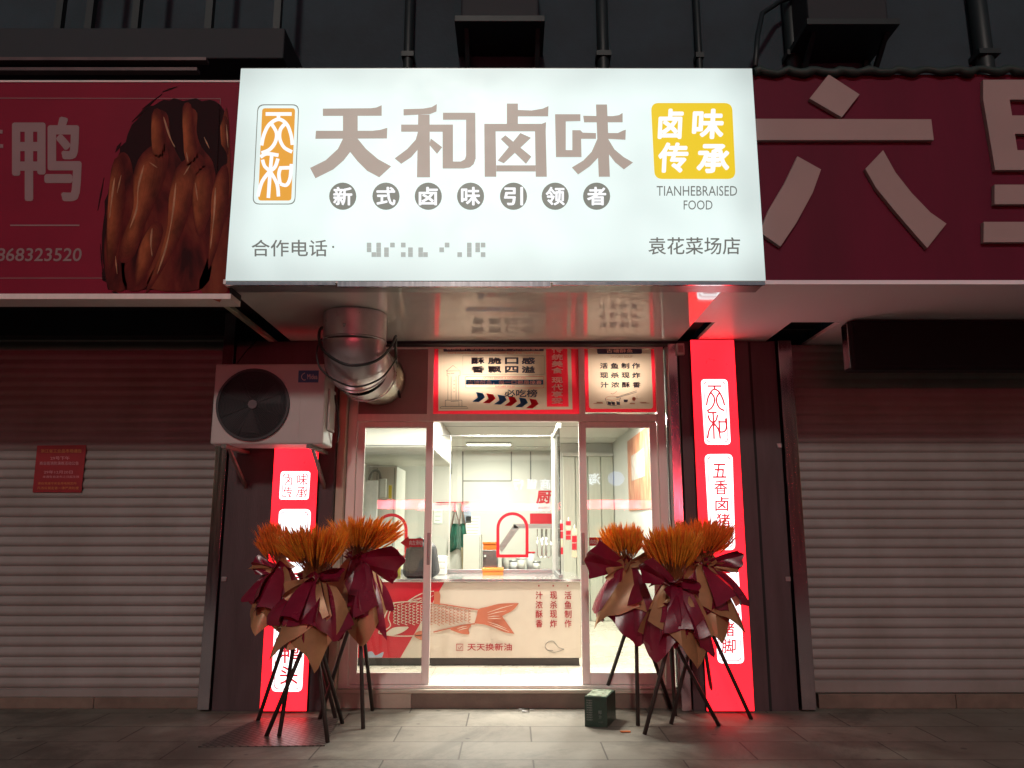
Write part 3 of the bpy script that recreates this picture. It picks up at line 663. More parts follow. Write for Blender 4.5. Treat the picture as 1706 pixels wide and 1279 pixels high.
def door(x0, x1, y, label, hx):
    d = thing('sliding_door', label, 'door', ((x0 + x1) / 2, y, FL + .026))
    z0, z1, sw = FL + .027, zr - .002, .062; m = MB()
    m.box(x0, x0 + sw, y, y + .035, z0, z1, .004); m.box(x1 - sw, x1, y, y + .035, z0, z1, .004)
    m.box(x0 + sw + .0005, x1 - sw - .0005, y, y + .035, z0, z0 + .085, .004); m.box(x0 + sw + .0005, x1 - sw - .0005, y, y + .035, z1 - .05, z1, .004)
    m.build('frame', M_ALU, d)
    MB().box(x0 + sw - .004, x1 - sw + .004, y + .014, y + .020, z0 + .08, z1 - .045).build('glass_pane', M_GLASS, d)
    h = MB().box(hx - .013, hx + .013, y - .008, y - .0005, 1.10, 1.36, .004); h.box(hx - .007, hx + .007, y - .016, y - .0085, 1.16, 1.30, .003); h.build('handle', M_BRUSH, d)
    return d
door(-1.312, -.668, YD + .0, 'glazed sliding door panel behind the left flower stands', -.69)
door(.567, 1.232, YD + .0, 'glazed sliding door panel behind the right flower stands', .59)
door(-.70, -.655, YD + .0, '', 0) if False else None
# posters above the doors
YP = YD + .0035
CP = crop(715, 570, 1706 / 255)
p1 = thing('poster', 'cream poster with red border and row of arrows above the open doorway', 'poster', P(842, 686, YP))
m = MB(); frame(m, CP([(22, 45), (1680, 45), (1680, 800), (22, 800)]), CP([(102, 46), (1580, 46), (1598, 748), (102, 765)]), YP - .001, 0); m.flat(CP([(1302, 46), (1538, 46), (1555, 718), (1312, 718)]), YP - .001, 0); m.build('red_border', F_RED, p1)
MB().flat(CP([(102, 46), (1302, 46), (1312, 718), (1555, 718), (1538, 46), (1580, 46), (1598, 748), (102, 765)]), YP - .001, 0).build('cream_field', F_CREAM, p1)
m = MB(); m.flat(CP([(158, 48), (1276, 48), (1276, 98), (160, 103)]), YP - .003)
for i, row in enumerate(('酥脆口感', '香飘四溢')):
    for k, ch in enumerate(row):
        x = (468, 655, 845, 1030)[k]; y = (168, 265)[i]; q = CP([(x, y), (x + 150, y + 76)]); m.text(ch, (*q[0], *q[1]), YP - .003, .036)
q = CP([(838, 525), (1205, 612)]); m.text('必吃榜', (*q[0], *q[1]), YP - .003, .035)
m.strokes([CP(x) for x in ([(375, 150), (1283, 150), (1283, 357), (372, 357), (375, 150)], [(1283, 150), (1283, 357)])], .35, YP - .003)
m.build('dark_lettering', M_NAVY, p1)
m = MB()
m.flat(CP([(408, 418), (1272, 418), (1272, 470), (408, 470)]), YP - .003)
for x, y in ((480, 555), (722, 585), (958, 615)): m.flat(CP([(x + 40, y), (x + 115, y + 10), (x + 143, y + 58), (x + 75, y + 110), (x, y + 106), (x + 62, y + 60)]), YP - .003)
m.build('blue_print', F_BLUE, p1)
m = MB()
for x, y in ((598, 570), (838, 600), (1077, 628)): m.flat(CP([(x + 40, y), (x + 115, y + 10), (x + 143, y + 58), (x + 75, y + 110), (x, y + 106), (x + 62, y + 60)]), YP - .003)
o = rrect(*CP([(403, 380), (1280, 380), (1280, 510), (403, 510)]), 2.5); frame(m, o, inset(o, .5), YP - .003)
q = CP([(605, 388), (1080, 406)]); m.text('SAVORY DINING & GASTRONOMIC', (*q[0], *q[1]), YP - .003); q = CP([(735, 482), (955, 500)]); m.text('GATHER FRESH', (*q[0], *q[1]), YP - .003)
q = CP([(205, 112), (1235, 128)]); m.text('TASTE ESSENCE HANDMADE FRAGRANT SOUP AND CRISPY FISH', (*q[0], *q[1]), YP - .003)
m.build('red_print', F_RED, p1)
m = MB()
q = CP([(428, 425), (1255, 466)]); m.text('古塘酥鱼，每一口都是惊喜', (*q[0], *q[1]), YP - .006, .02)
q = CP([(195, 58), (1235, 88)]); m.text('精选活鱼，以古法技艺制作每一天只做酥香味', (*q[0], *q[1]), YP - .006, .0)
for k, ch in enumerate('传统美食现代享受'):
    y = (50, 130, 205, 280, 388, 468, 545, 618)[k]; q = CP([(1365, y), (1490, y + 68)]); m.text(ch, (*q[0], *q[1]), YP - .003, .03)
m.build('pale_lettering', M_PALE, p1)
m = MB()
m.strokes([CP(x) for x in ([(190, 320), (265, 258), (345, 318), (190, 320)], [(200, 322), (200, 375), (215, 372)], [(345, 322), (345, 370), (325, 370)], [(210, 375), (208, 640)], [(245, 380), (245, 640)], [(300, 380), (300, 640)], [(328, 375), (330, 640)],
                            [(180, 645), (365, 645)], [(180, 645), (180, 715)], [(365, 645), (365, 715)], [(118, 735), (135, 715), (415, 715), (435, 735), (118, 735)], [(240, 660), (330, 655), (332, 710)], [(270, 430), (290, 430)], [(270, 468), (288, 468)], [(270, 510), (288, 510)], [(270, 552), (288, 552)], [(240, 345), (280, 345)], [(205, 350), (235, 352)])], .75, YP - .003)
m.build('tower_print', M_INK, p1)
CQ = crop(965, 570, 1706 / 180)
p2 = thing('poster', 'cream poster with noodle bowl drawing above the right door panel', 'poster', P(1032, 686, YP))
o = rrect(*CQ([(135, 62), (1128, 62), (1168, 1050), (155, 1050)]), 6); oo = rrect(*CQ([(62, 60), (1195, 60), (1240, 1105), (90, 1105)]), .5); m = MB(); frame(m, oo, o, YP - .001, 0); m.build('red_border', F_RED, p2)
MB().flat(o, YP - .001, 0).build('cream_field', F_CREAM, p2)
m = MB(); m.flat(CQ(rrect((280, 88), (990, 88), (992, 182), (285, 185), 30)), YP - .003)
for i, row in enumerate(('活鱼制作', '现杀现炸', '汁浓酥香')):
    for k, ch in enumerate(row): x, y = 325 + k * 169 + i * 5, (325, 475, 625)[i]; q = CQ([(x, y), (x + 128, y + 92)]); m.text(ch, (*q[0], *q[1]), YP - .003, .035)
m.strokes([CQ(x) for x in ([(580, 870), (905, 765)], [(590, 880), (912, 785)], [(410, 885), (445, 985), (500, 1000), (580, 1000), (615, 975), (652, 880)])], .7, YP - .003)
for a in (445, 505, 585): m.flat(CQ([(a, 930), (a + 60, 945), (a + 58, 990), (a + 8, 982)]), YP - .004)
m.flat(CQ([(700, 905), (770, 905), (760, 945), (708, 945)]), YP - .003)
m.build('dark_print', M_NAVY, p2)
m = MB(); q = CQ([(495, 208), (840, 245)]); m.text('SAVORY SOUP', (*q[0], *q[1]), YP - .003)
m.flat(ribbon(smooth(CQ([(500, 803), (535, 815), (595, 772)]), 4), .8), YP - .003); m.flat(CQ(circ(865, 893, 30)), YP - .003); m.flat(CQ(rect(800, 960, 880, 975)), YP - .003); m.flat(CQ(rect(225, 962, 375, 970)), YP - .003); m.flat(CQ(rect(275, 942, 370, 960)), YP - .003); m.flat(CQ(rect(955, 942, 1060, 952)), YP - .003); m.flat(CQ(rect(970, 956, 1110, 964)), YP - .003)
m.strokes([CQ(x) for x in (smooth([(412, 885), (450, 858), (530, 850), (620, 860), (652, 880), (600, 905), (530, 915), (450, 905), (412, 885)], 3), [(910, 845), (915, 890)])], .6, YP - .004)
m.build('brown_print', M_SALMON, p2)
m = MB(); q = CQ([(430, 105), (845, 165)]); m.text('古塘酥鱼', (*q[0], *q[1]), YP - .0055, .03); m.build('pale_lettering', M_PALE, p2)
# stickers on the door glass
def sticker(pts, tx, txr, label):
    Y = YD + .0125; s = thing('sticker', label, 'sticker', P(pts[0][0], pts[0][1], Y))
    MB().flat(pts, Y, .001).build('arrow', M_RED, s)
    m = MB(); m.text(tx, txr, Y - .0012, .015); m.build('lettering', M_PAPER, s)
sticker([(667, 904), (681, 893), (681, 897), (704, 897), (704, 911), (681, 911), (681, 914)], '向左滑动', (682, 900, 703, 908), 'red arrow sticker on the left sliding door glass')
sticker([(982, 895), (1003, 895), (1003, 891), (1017, 903), (1003, 914), (1003, 909), (982, 909)], '向右滑动', (983.5, 898.5, 1002.5, 906), 'red arrow sticker on the right sliding door glass')

# ================================================================== EXHAUST DUCT
d = thing('exhaust_duct', 'galvanised elbow exhaust duct between canopy and shopfront panel', 'duct', (-1.15, -.1, 2.7))
def tubes(name, pts, r, mtl, n=40): return MB().tube(pts, r, n, cap=False).build(name, mtl, d)
R = .232
A0, A1, A2, A3, A4 = Vector((-1.165, -.80, 2.955)), Vector((-1.165, -.80, 2.72)), Vector((-1.155, -.66, 2.60)), Vector((-1.145, -.42, 2.60)), Vector((-1.14, .158, 2.655))
MB().tube([A0, A1 + Vector((0, 0, .04))], [R, R], 44, cap=False).build('upper_section', M_GALV, d)
rr = MB()
def gore(a, b, r, k=4):
    n0, n1 = a, b
    return [Vector(a).lerp(Vector(b), i / k) for i in range(k + 1)]
MB().tube([A1 + Vector((0, -.004, .035)), A1, A1.lerp(A2, .5) + Vector((0, -.03, -.03)), A2], [R * .985, R * .985, R * .99, R * .985], 44, cap=False).build('elbow_section', M_GALV, d)
MB().tube([A2, A2.lerp(A3, .5), A3], [R * .985, R * .97, R * .95], 44, cap=False).build('elbow_section', M_GALV, d)
pts = []; rad = []
for k in range(61):
    q = k / 60; pts.append(A3.lerp(A4, q)); rad.append(R * .93 + .007 * (1 if (k // 2) % 2 else -1))
MB().tube(pts, rad, 44, cap=False).build('corrugated_section', mat('corrugated_foil', (.50, .45, .38), .3, 1, .15, 5), d)
for q, nrm in ((A1 + Vector((0, 0, .03)), Vector((0, 0, 1))), (A2, Vector((0, 1, -.45)).normalized()), (A3, Vector((0, 1, 0)))):
    a = nrm.orthogonal().normalized(); c = nrm.cross(a)
    MB().tube([q + (a * cos(t) + c * sin(t)) * (R * .99) for t in [2 * pi * k / 48 for k in range(49)]], .006, 6).build('seam_band', M_GALV, d)
cb = smooth([(-1.385, -.45, 2.957), (-1.405, -.86, 2.84), (-1.36, -.97, 2.66), (-1.17, -1.045, 2.53), (-.99, -.98, 2.56), (-.91, -.78, 2.70), (-.90, -.55, 2.86), (-.93, -.35, 2.80), (-.95, -.05, 2.55), (-.96, .15, 2.5)], 8)
tag(MB().tube(cb, .011, 8).build('black_cable', M_CABLE), 'black cable looped round the exhaust duct', 'cable')
cb = smooth([(-1.40, -.3, 2.957), (-1.41, -.86, 2.74), (-1.37, -.95, 2.52), (-1.16, -.90, 2.40), (-.97, -.84, 2.46), (-.90, -.6, 2.64), (-.94, -.2, 2.78)], 8)
tag(MB().tube(cb, .007, 8).build('thin_cable', M_CABLE), 'thinner loose cable drooping below the exhaust duct', 'cable')

# ================================================================== AIR CONDITIONER
ax0, ax1, ay0, ay1, az0, az1 = -2.29, -1.435, -.53, -.215, 2.022, 2.645
a = thing('air_conditioner', 'off white outdoor air conditioner unit on wall brackets', 'air conditioner', ((ax0 + ax1) / 2, -.37, az0))
fc = P(422, 674, ay0); fr = .268
M_FAN = mat('dark_fan_cavity', (.010, .012, .016), .7)
cs = MB(); cs.box(ax0, ax1, ay0, ay1, az0, az1, .014, 3); cs.build('casing', M_ACW, a)
MB().ring((fc.x, fc.z), .004, fr + .004, ay0 - .006, ay0 - .0005, 56).build('fan_recess', M_FAN, a)
gr = MB()
for k in range(22): r0 = .035 + k * .0108; gr.ring((fc.x, fc.z), r0, r0 + .0028, ay0 - .016, ay0 - .012, 44)
for k in range(8):
    t = k * pi / 4 + .39; gr.tube([(fc.x + .03 * cos(t), ay0 - .013, fc.z + .03 * sin(t)), (fc.x + fr * cos(t), ay0 - .013, fc.z + fr * sin(t))], .0028, 5)
gr.ring((fc.x, fc.z), fr - .008, fr + .012, ay0 - .02, ay0 - .0065, 56)
gr.build('fan_grille', mat('dark_grille_wire', (.022, .024, .028), .5), a)
MB().tube([(fc.x, ay0 - .022, fc.z), (fc.x, ay0 - .008, fc.z)], .036, 8, smooth=False).build('hub', mat('mauve_hub', (.10, .075, .085), .5), a)
bl = MB()
for k in range(3):
    t0 = k * 2 * pi / 3 + .3
    bl.poly([(fc.x + .03 * cos(t0), ay0 - .010, fc.z + .03 * sin(t0)), (fc.x + .23 * cos(t0 - .28), ay0 - .008, fc.z + .23 * sin(t0 - .28)), (fc.x + .235 * cos(t0 + .5), ay0 - .010, fc.z + .235 * sin(t0 + .5))], (0, 1, 0), .0015)
bl.build('fan_blade', mat('fan_grey', (.02, .022, .026), .6), a)
q = P(514, 627, ay0); bd = MB().box(q.x - .078, q.x + .078, ay0 - .004, ay0 - .0005, q.z - .047, q.z + .047, .002).build('badge', mat('blue_badge', (.01, .09, .22), .4), a)
m = MB(); m.text('Midea', (512, 623, 529, 631.5), ay0 - .0052, .02); m.strokes([smooth([(508, 621), (503.5, 624), (502.5, 629), (506, 633), (509, 632)], 3)], 1.3, ay0 - .0052); m.build('badge_lettering', M_PAPER, bd)
MB().box(ax1 - .19, ax1 - .186, ay0 - .0022, ay0 - .0002, az0 + .02, az1 - .09).build('panel_joint', M_ACW, a)
MB().box(ax1 + .0005, ax1 + .02, ay0 + .1, ay1 - .03, az0 + .12, az0 + .45, .006).build('service_cover', M_ACW, a)
MB().tube(smooth([(ax1 + .02, ay1 - .08, az0 + .42), (ax1 + .04, ay1 - .06, az0 + .30), (ax1 + .05, ay1 - .03, az0 + .14), (ax1 + .03, ay1 + .02, az0 + .05)], 6), .009, 8).build('pipe', M_CABLE, a)
M_BRK = mat('pale_bracket', (.15, .135, .12), .5)
for x, lb in ((ax0 + .09, 'pale wall bracket under the fan side of the air conditioner'), (ax1 - .12, 'pale wall bracket under the badge side of the air conditioner')):
    k = thing('wall_bracket', lb, 'bracket', (x, -.01, az0 - .2), 'brackets under the air conditioner')
    MB().box(x, x + .04, ay0 - .01, -.003, az0 - .030, az0 - .001, .003).build('arm', M_BRK, k)
    m = MB(); m.poly([(x + .008, ay0 + .10, az0 - .031), (x + .008, ay0 + .14, az0 - .031), (x + .008, -.004, az0 - .27), (x + .008, -.004, az0 - .31)], (1, 0, 0), .022); m.build('brace', M_BRK, k)
tag(MB().tube(smooth([P(395, 605, -.3), P(410, 585, -.1), P(428, 566, -.02)], 5), .006, 6).build('thin_wire', M_CABLE), 'thin wire rising from the air conditioner to the wall', 'wire')

# ================================================================== INSIDE: counter and kitchen
YCN = 1.15
czt, cx0, cx1 = .925, XL + .005, .648
k = thing('counter', 'service counter with red and cream fish print front', 'counter', (-.6, YCN, FL))
MB().box(cx0, cx1, YCN, YCN + .9, FL + .07, czt - .03, .003).build('body', M_CREAMW, k)
MB().box(cx0, cx1 + .01, YCN - .02, YCN + 1.15, czt - .029, czt, .004).build('top', M_TOP, k)
MB().box(cx0, cx1 - .02, YCN + .03, YCN + .85, FL, FL + .069).build('plinth', mat('dark_grey_plinth', (.035, .032, .03), .5), k)
CC = crop(600, 930, 4.265); YF = YCN - .0035
m = MB(); m.flat(CC([(-700, 158), (605, 158), (285, 707), (-700, 707)]), YF); m.build('red_print', M_RED, k)
m = MB()
m.flat(CC(smooth([(812, 462), (828, 410), (842, 362), (900, 345), (1000, 322), (1128, 318)], 4) + smooth([(1128, 318), (1085, 368), (1008, 410)], 4) + smooth([(1008, 410), (1050, 470), (1097, 537)], 3) + smooth([(1097, 537), (1020, 522), (940, 488), (880, 470), (812, 462)], 4)), YF - .002)
m.flat(CC(smooth([(640, 500), (720, 473), (788, 473), (770, 505), (775, 538), (720, 535), (680, 522)], 3, True)), YF - .002)
m.flat(CC([(525, 238), (562, 234), (570, 262), (566, 322), (525, 318)]), YF - .002)
m.strokes([CC(smooth(x, 4)) for x in ([(520, 320), (600, 328), (700, 345), (840, 364)], [(815, 465), (740, 474), (650, 494), (520, 524)])], 1.8, YF - .002)
m.flat(CC(smooth([(385, 555), (405, 522), (450, 520), (445, 580)], 3, True)), YF - .002)
def scales(x0, x1, side):
    out = []
    for i in range(int((x1 - x0) / 27)):
        x = x0 + i * 27
        t0 = 318 + max(0, x - 420) * .105; b0 = 470 - abs(x - 430) * .02 - max(0, x - 650) * .12
        for j in range(9):
            y = t0 + 8 + j * 21 + (10 if i % 2 else 0)
            if y < b0: out.append(CC(smooth([(x + 16, y - 11), (x, y - 5), (x - 2, y + 5), (x + 14, y + 11)], 2)))
    return out
m.strokes([s_ for s_ in scales(500, 800, 1)], .8, YF - .002)
m.build('salmon_fish_print', M_SALMON, k)
m = MB()
m.strokes([CC(smooth(x, 4)) for x in ([(190, 325), (260, 314), (340, 308), (440, 312), (520, 320)], [(130, 530), (180, 543), (260, 552), (400, 549), (520, 525)], [(130, 530), (165, 440), (205, 335)], [(215, 330), (160, 440), (165, 490)], [(225, 345), (200, 420), (215, 480), (160, 520)], [(340, 305), (400, 268), (460, 242), (525, 233)])], 1.6, YF - .003)
m.strokes([CC(x) for x in ([(345, 305), (430, 280)], [(380, 305), (470, 270)], [(420, 306), (500, 262)], [(460, 308), (520, 262)])], .9, YF - .003)
m.flat(CC(smooth([(180, 540), (230, 495), (300, 486), (345, 490), (300, 525), (240, 545)], 3, True)), YF - .003)
m.strokes(scales(240, 500, 0), .9, YF - .003)
for x in ([(905, 385), (1090, 330)], [(905, 402), (1040, 372)], [(905, 430), (1000, 430)], [(905, 450), (1040, 500)], [(905, 418), (990, 410)], [(920, 468), (1060, 522)], [(690, 500), (760, 482)], [(700, 512), (765, 495)]): m.flat(ribbon(CC([x[0], ((x[0][0] + x[1][0]) / 2, (x[0][1] + x[1][1]) / 2 - 3), x[1]]), [.3, 1.3, .3]), YF - .008)
m.build('cream_fish_print', M_CREAMW, k)
m = MB()
for cx, col in ((1272, '汁浓酥香'), (1374, '现杀现炸'), (1477, '活鱼制作')):
    for j, ch in enumerate(col): q = CC([(cx - 25, 235 + j * 67), (cx + 25, 290 + j * 67)]); m.text(ch, (*q[0], *q[1]), YF, .018)
    m.flat(CC(circ(cx - 2, 195, 6, 10)), YF)
q = CC([(762, 604), (1078, 656)]); m.text('天天换新油', (*q[0], *q[1]), YF, .018)
m.strokes([CC(x) for x in ([(685, 610), (730, 610), (730, 655), (685, 655), (685, 608)], [(695, 632), (706, 646), (722, 622)])], .9, YF)
m.build('red_lettering', M_REDDK, k)
m = MB(); m.strokes([CC(smooth(x, 4)) for x in ([(1450, 645), (1410, 632), (1375, 590), (1340, 592), (1315, 620), (1330, 650), (1370, 655)],)], .8, YF); m.flat(ribbon(CC(smooth([(1325, 650), (1380, 668), (1450, 645)], 4)), .7), YF)
m.build('leaf_print', M_SEAM, k)
m = MB(); m.flat(CC(smooth([(35, 705), (45, 670), (85, 662), (110, 690), (165, 665), (155, 705)], 3)), YF - .002); m.build('wave_print', M_PAPERB, k)
# glass partition on the counter
YG = 2.05
xp = P(925, 850, YG).x
g = thing('glass_partition', 'glass kitchen partition with a red arched serving hatch', 'partition', (-.4, YG, czt))
zt2 = 2.42
m = MB(); m.box(xp - .035, xp + .02, YG - .02, YG + .04, czt + .002, zt2, .004); m.build('corner_post', M_WHITE, g)
MB().box(cx0, xp - .036, YG - .01, YG + .03, czt + .002, czt + .04, .003).build('bottom_rail', M_BRUSH, g)
MB().box(xp - .02, xp + .02, YCN + .05, YG - .021, czt + .002, czt + .035, .003).build('bottom_rail', M_BRUSH, g)
MB().box(cx0, xp - .036, YG + .004, YG + .02, zt2 - .03, zt2 - .018).build('top_rail', M_BRUSH, g)
MB().box(xp - .02, xp + .02, YCN + .05, YG - .021, zt2 - .05, zt2, .003).build('top_rail', M_WHITE, g)
MB().box(cx0, xp - .037, YG + .008, YG + .014, czt + .041, zt2 - .031).build('glass_pane', M_GLASS2, g)
MB().box(xp - .004, xp + .002, YCN + .055, YG - .022, czt + .036, zt2 - .051).build('glass_pane', M_GLASS2, g)
x = P(749, 850, YG).x; MB().box(x - .006, x + .006, YG + .0, YG + .0075, czt + .041, zt2 - .031).build('glass_joint', M_WHITE, g)
def arch(u0, u1, vt, vb, par, mtl):
    cu, r = (u0 + u1) / 2, (u1 - u0) / 2
    o = [(u0, vb)] + [(cu + r * cos(t), vt + r + r * -sin(t)) for t in [pi - k * pi / 14 for k in range(15)]] + [(u1, vb)]
    r2 = r - 5.0; i = [(u0 + 5, vb - 5)] + [(cu + r2 * cos(t), vt + r - r2 * sin(t)) for t in [pi - k * pi / 14 for k in range(15)]] + [(u1 - 5, vb - 5)]
    m = MB(); frame(m, o, i, YG + .004, .0035); m.build('arched_hatch', mtl, par)
arch(827, 880.5, 853, 928.5, g, M_RED)
arch(626, 679, 855, 930, g, M_RED)
# things on and behind the counter
t = thing('dark_bag', 'dark bulky bag standing on the counter behind the door stile', 'bag', (-.98, YCN + .2, czt))
pa, pb = P(671, 930, YCN + .15), P(729, 930, YCN + .15)
m = MB(); m.box(pa.x, pb.x, YCN + .05, YCN + .30, czt + .001, czt + .34, .07, 4)
for v in m.bm.verts:
    h_ = (v.co.z - czt) / .34; v.co.x = (pa.x + pb.x) / 2 + (v.co.x - (pa.x + pb.x) / 2) * (1.04 - .30 * h_ * h_) + .012 * sin(9 * h_)
m.build('bag_body', mat('charcoal_cloth', (.020, .021, .023), .6, 0, .3, 9, .3, 30), t)
m = MB(); m.tube(smooth([(pa.x + .1, YCN + .04, czt + .3), (pa.x + .14, YCN + .03, czt + .36), (pb.x - .14, YCN + .03, czt + .37), (pb.x - .09, YCN + .04, czt + .3)], 5), .012, 6); m.build('bag_handle', M_BLACK, t)
for u, hh, mt, lb in ((660, .19, M_YELL, 'yellow bottle on the counter behind the left sliding door'), (643, .16, mat('tan_plastic', (.5, .36, .16), .4), 'tan bottle beside the yellow bottle on counter')):
    p = P(u, 930, YCN + .35); t = thing('bottle', lb, 'bottle', (p.x, YCN + .35, czt), 'bottles on the counter')
    MB().tube([(p.x, YCN + .35, czt + .001), (p.x, YCN + .35, czt + hh), (p.x, YCN + .35, czt + hh + .04)], [.05, .05, .018], 16).build('body', mt, t)
    MB().tube([(p.x, YCN + .35, czt + hh + .041), (p.x, YCN + .35, czt + hh + .075)], .02, 12).build('cap', M_RED, t)
# wall cabinet
t = thing('wall_cabinet', 'long white wall cabinet hung high above the counter', 'cabinet', (-1.3, 2.5, 2.19))
MB().box(XL + .003, -.80, 1.3, 3.7, 2.19, ZC - .003, .003).build('body', M_WHITE, t)
MB().box(XL + .02, -.81, 1.297, 1.2998, 2.20, 2.215).build('door_edge', M_SEAM, t); MB().box(-.7998, -.797, 1.31, 3.69, 2.195, 2.205).build('door_edge', M_SEAM, t)
MB().box(-.7998, -.797, 2.49, 2.50, 2.206, 2.58).build('door_edge', M_SEAM, t)
# left wall things
def hung(u0, v0, u1, v1, Y, mtl, name, label, cat, th=.04, bev=.012):
    p, q = P(u0, v1, Y), P(u1, v0, Y); o = MB().box(p.x, q.x, Y, Y + th, p.z, q.z, bev).build(name, mtl); return tag(o, label, cat)
t = thing('tall_cupboard', 'white tall cupboard behind the left sliding door', 'cupboard', (-1.55, 3.9, FL))
q0, q1 = P(592, 760, 3.6), P(662, 760, 3.6)
MB().box(XL + .004, q1.x, 3.6, 4.4, FL, 2.18, .004).build('body', M_WHITE, t)
for u in (628, 657): x = P(u, 800, 3.6).x; MB().box(x - .005, x + .005, 3.596, 3.5995, FL + .05, 2.16).build('door_joint', M_SEAM, t)
m = MB(); m.tube(smooth([P(615, 800, 3.5), P(621, 785, 3.5), P(631, 785, 3.5), P(634, 797, 3.5)], 4), .016, 8)
tag(m.build('grey_hose', M_SEAM), 'grey bent hose hanging by the tall cupboard', 'hose')
hung(597, 800, 630, 880, 3.40, mat('pale_cloth', (.7, .72, .74), .8, 0, .1, 8, .3, 25), 'white_cloth', 'white cloth hanging in front of the tall cupboard', 'cloth')
hung(631, 797, 644, 829, 3.45, mat('pale_grey_plastic', (.5, .52, .5), .5), 'grey_dispenser', 'pale grey dispenser on the tall cupboard front', 'dispenser')
hung(647, 808, 653, 830, 3.45, M_YELL, 'yellow_tag', 'narrow yellow tag beside the grey dispenser', 'tag', .01, .003)
# back wall things
YW = YB - .02
t = thing('hook_rail', 'thin red hook rail on the back wall', 'rail', P(750, 837, YW))
MB().tube([P(727, 837, YW - .02), P(782, 836, YW - .02)], .007, 8).build('bar', M_RED, t)
for u in (735, 758, 770): MB().tube([P(u, 836, YW - .02), P(u, 840, YW - .04)], .006, 6).build('hook', M_RED, t)
t = thing('apron', 'dark green apron hanging on the back wall', 'apron', P(763, 880, YW))
random.seed(4)
m = MB(); rows = []
for j in range(9):
    v = 872 + j * 5.6; c0, c1 = 753 - j * .9, 775 + j * .8
    rows.append([m.bm.verts.new(P(c0 + (c1 - c0) * i / 12, v + (3 * sin(i * .9) if j == 8 else 0), YW - .06 + .03 * sin(i * 1.15 + j * .12))) for i in range(13)])
for a_, c_ in zip(rows, rows[1:]):
    for i in range(12): m.bm.faces.new((a_[i], a_[i + 1], c_[i + 1], c_[i])).smooth = True
bmesh.ops.solidify(m.bm, geom=m.bm.faces[:], thickness=.01); m.build('cloth', M_GREENC, t)
for us in ([(753, 874), (757, 855), (758, 838)], [(765, 872), (759, 850), (758, 838)], [(765, 874), (768, 855), (769, 838)], [(775, 874), (771, 852), (769, 838)]):
    MB().tube([P(u, v, YW - .05) for u, v in us], .012, 6).build('strap', M_STRAP, t)
def sheet_on_wall(u0, v0, u1, v1, mtl, label, lines=0, nm='paper_sheet'):
    t = thing(nm, label, 'paper', P((u0 + u1) / 2, v1, YB))
    MB().flat(rect(u0, v0, u1, v1), YB - .012, .004).build('sheet', mtl, t)
    if lines:
        m = MB()
        for i in range(lines): m.flat(rect(u0 + 2, v0 + (v1 - v0) * (i + .6) / (lines + .4), u1 - 2 - (i % 3), v0 + (v1 - v0) * (i + .6) / (lines + .4) + .8), YB - .0135, .002)
        m.build('printed_lines', M_SEAM, t)
sheet_on_wall(772.5, 842, 785, 871, M_PAPERB, 'bluish paper sheet above the grid notice on back wall', 6)
sheet_on_wall(776, 860, 800, 892, mat('pale_pink_paper', (.70, .66, .62), .6, 0, .1, 20), 'pale notice with rows on the back wall', 6)
sheet_on_wall(723, 848, 737, 872, mat('pale_green_paper', (.62, .72, .66), .6), 'pale green rack sheet near the left end of back wall', 3)
t = thing('kitchen_poster', 'white and red kitchen poster with one big character', 'poster', P(905, 872, YB))
MB().flat(rect(883, 800, 925, 855), YB - .012, .004).build('white_field', M_PAPER, t); MB().flat(rect(883, 855.3, 925, 873), YB - .012, .004).build('red_field', M_RED, t)
m = MB(); m.text('厨', (894, 817, 918, 839), YB - .014, .04, skew=.1); m.build('lettering', M_RED, t); m = MB(); m.text('美味厨房', (896, 844, 916, 848), YB - .0145); m.build('small_lettering', M_SALMON, t)
t = thing('low_cabinet', 'white low cabinet under the notices by back wall', 'cabinet', P(788, 950, YB - .4))
p, q = P(772, 890, YB - .5), P(801, 890, YB - .5); MB().box(p.x, q.x, YB - .5, YB - .003, FL, p.z, .004).build('body', M_WHITE, t); MB().box(q.x - .018, q.x - .012, YB - .504, YB - .5003, FL + .05, p.z - .03).build('door_edge', M_SEAM, t)
tag(MB().tube([P(770, 912, YB - .25), P(772, 960, YB - .25)], .014, 8).build('broom_stick', mat('pale_wood', (.6, .5, .33), .6)), 'pale wooden stick leaning below the green apron', 'stick')
YK2 = 3.0
t = thing('steel_shelf', 'stainless steel shelf frame with diagonal strut behind the hatch', 'shelf', P(890, 930, YK2))
for nm, pl in (('top_bar', [(856, 872.5), (925, 872.5), (925, 880), (856, 880)]), ('strut', [(856, 873), (865, 880), (836, 920), (830, 912)]), ('upright', [(922, 880), (927, 880), (927, 932), (922, 932)])):
    MB().flat(pl, YK2, .05).build(nm, M_BRUSH, t)
for u in (900, 907, 914):
    MB().tube([P(x, y, YK2 + .1) for x, y in ((u - 5, 881), (u - 5, 925), (u, 929), (u + 4, 925), (u + 4, 881))], .006, 6).build('wire_rack', M_STEEL, t)
t = thing('work_bench', 'steel work bench behind the glass partition', 'bench', P(870, 960, YK2))
p, q = P(805, 930, YK2 - .2), P(922, 934, YK2 - .2); MB().box(p.x, q.x, YK2 - .2, YK2 + .6, czt - .08, czt - .03, .004).build('top', M_BRUSH, t)
for x in (p.x + .03, q.x - .06): MB().box(x, x + .04, YK2 - .17, YK2 - .13, FL, czt - .081).build('leg', M_BRUSH, t)
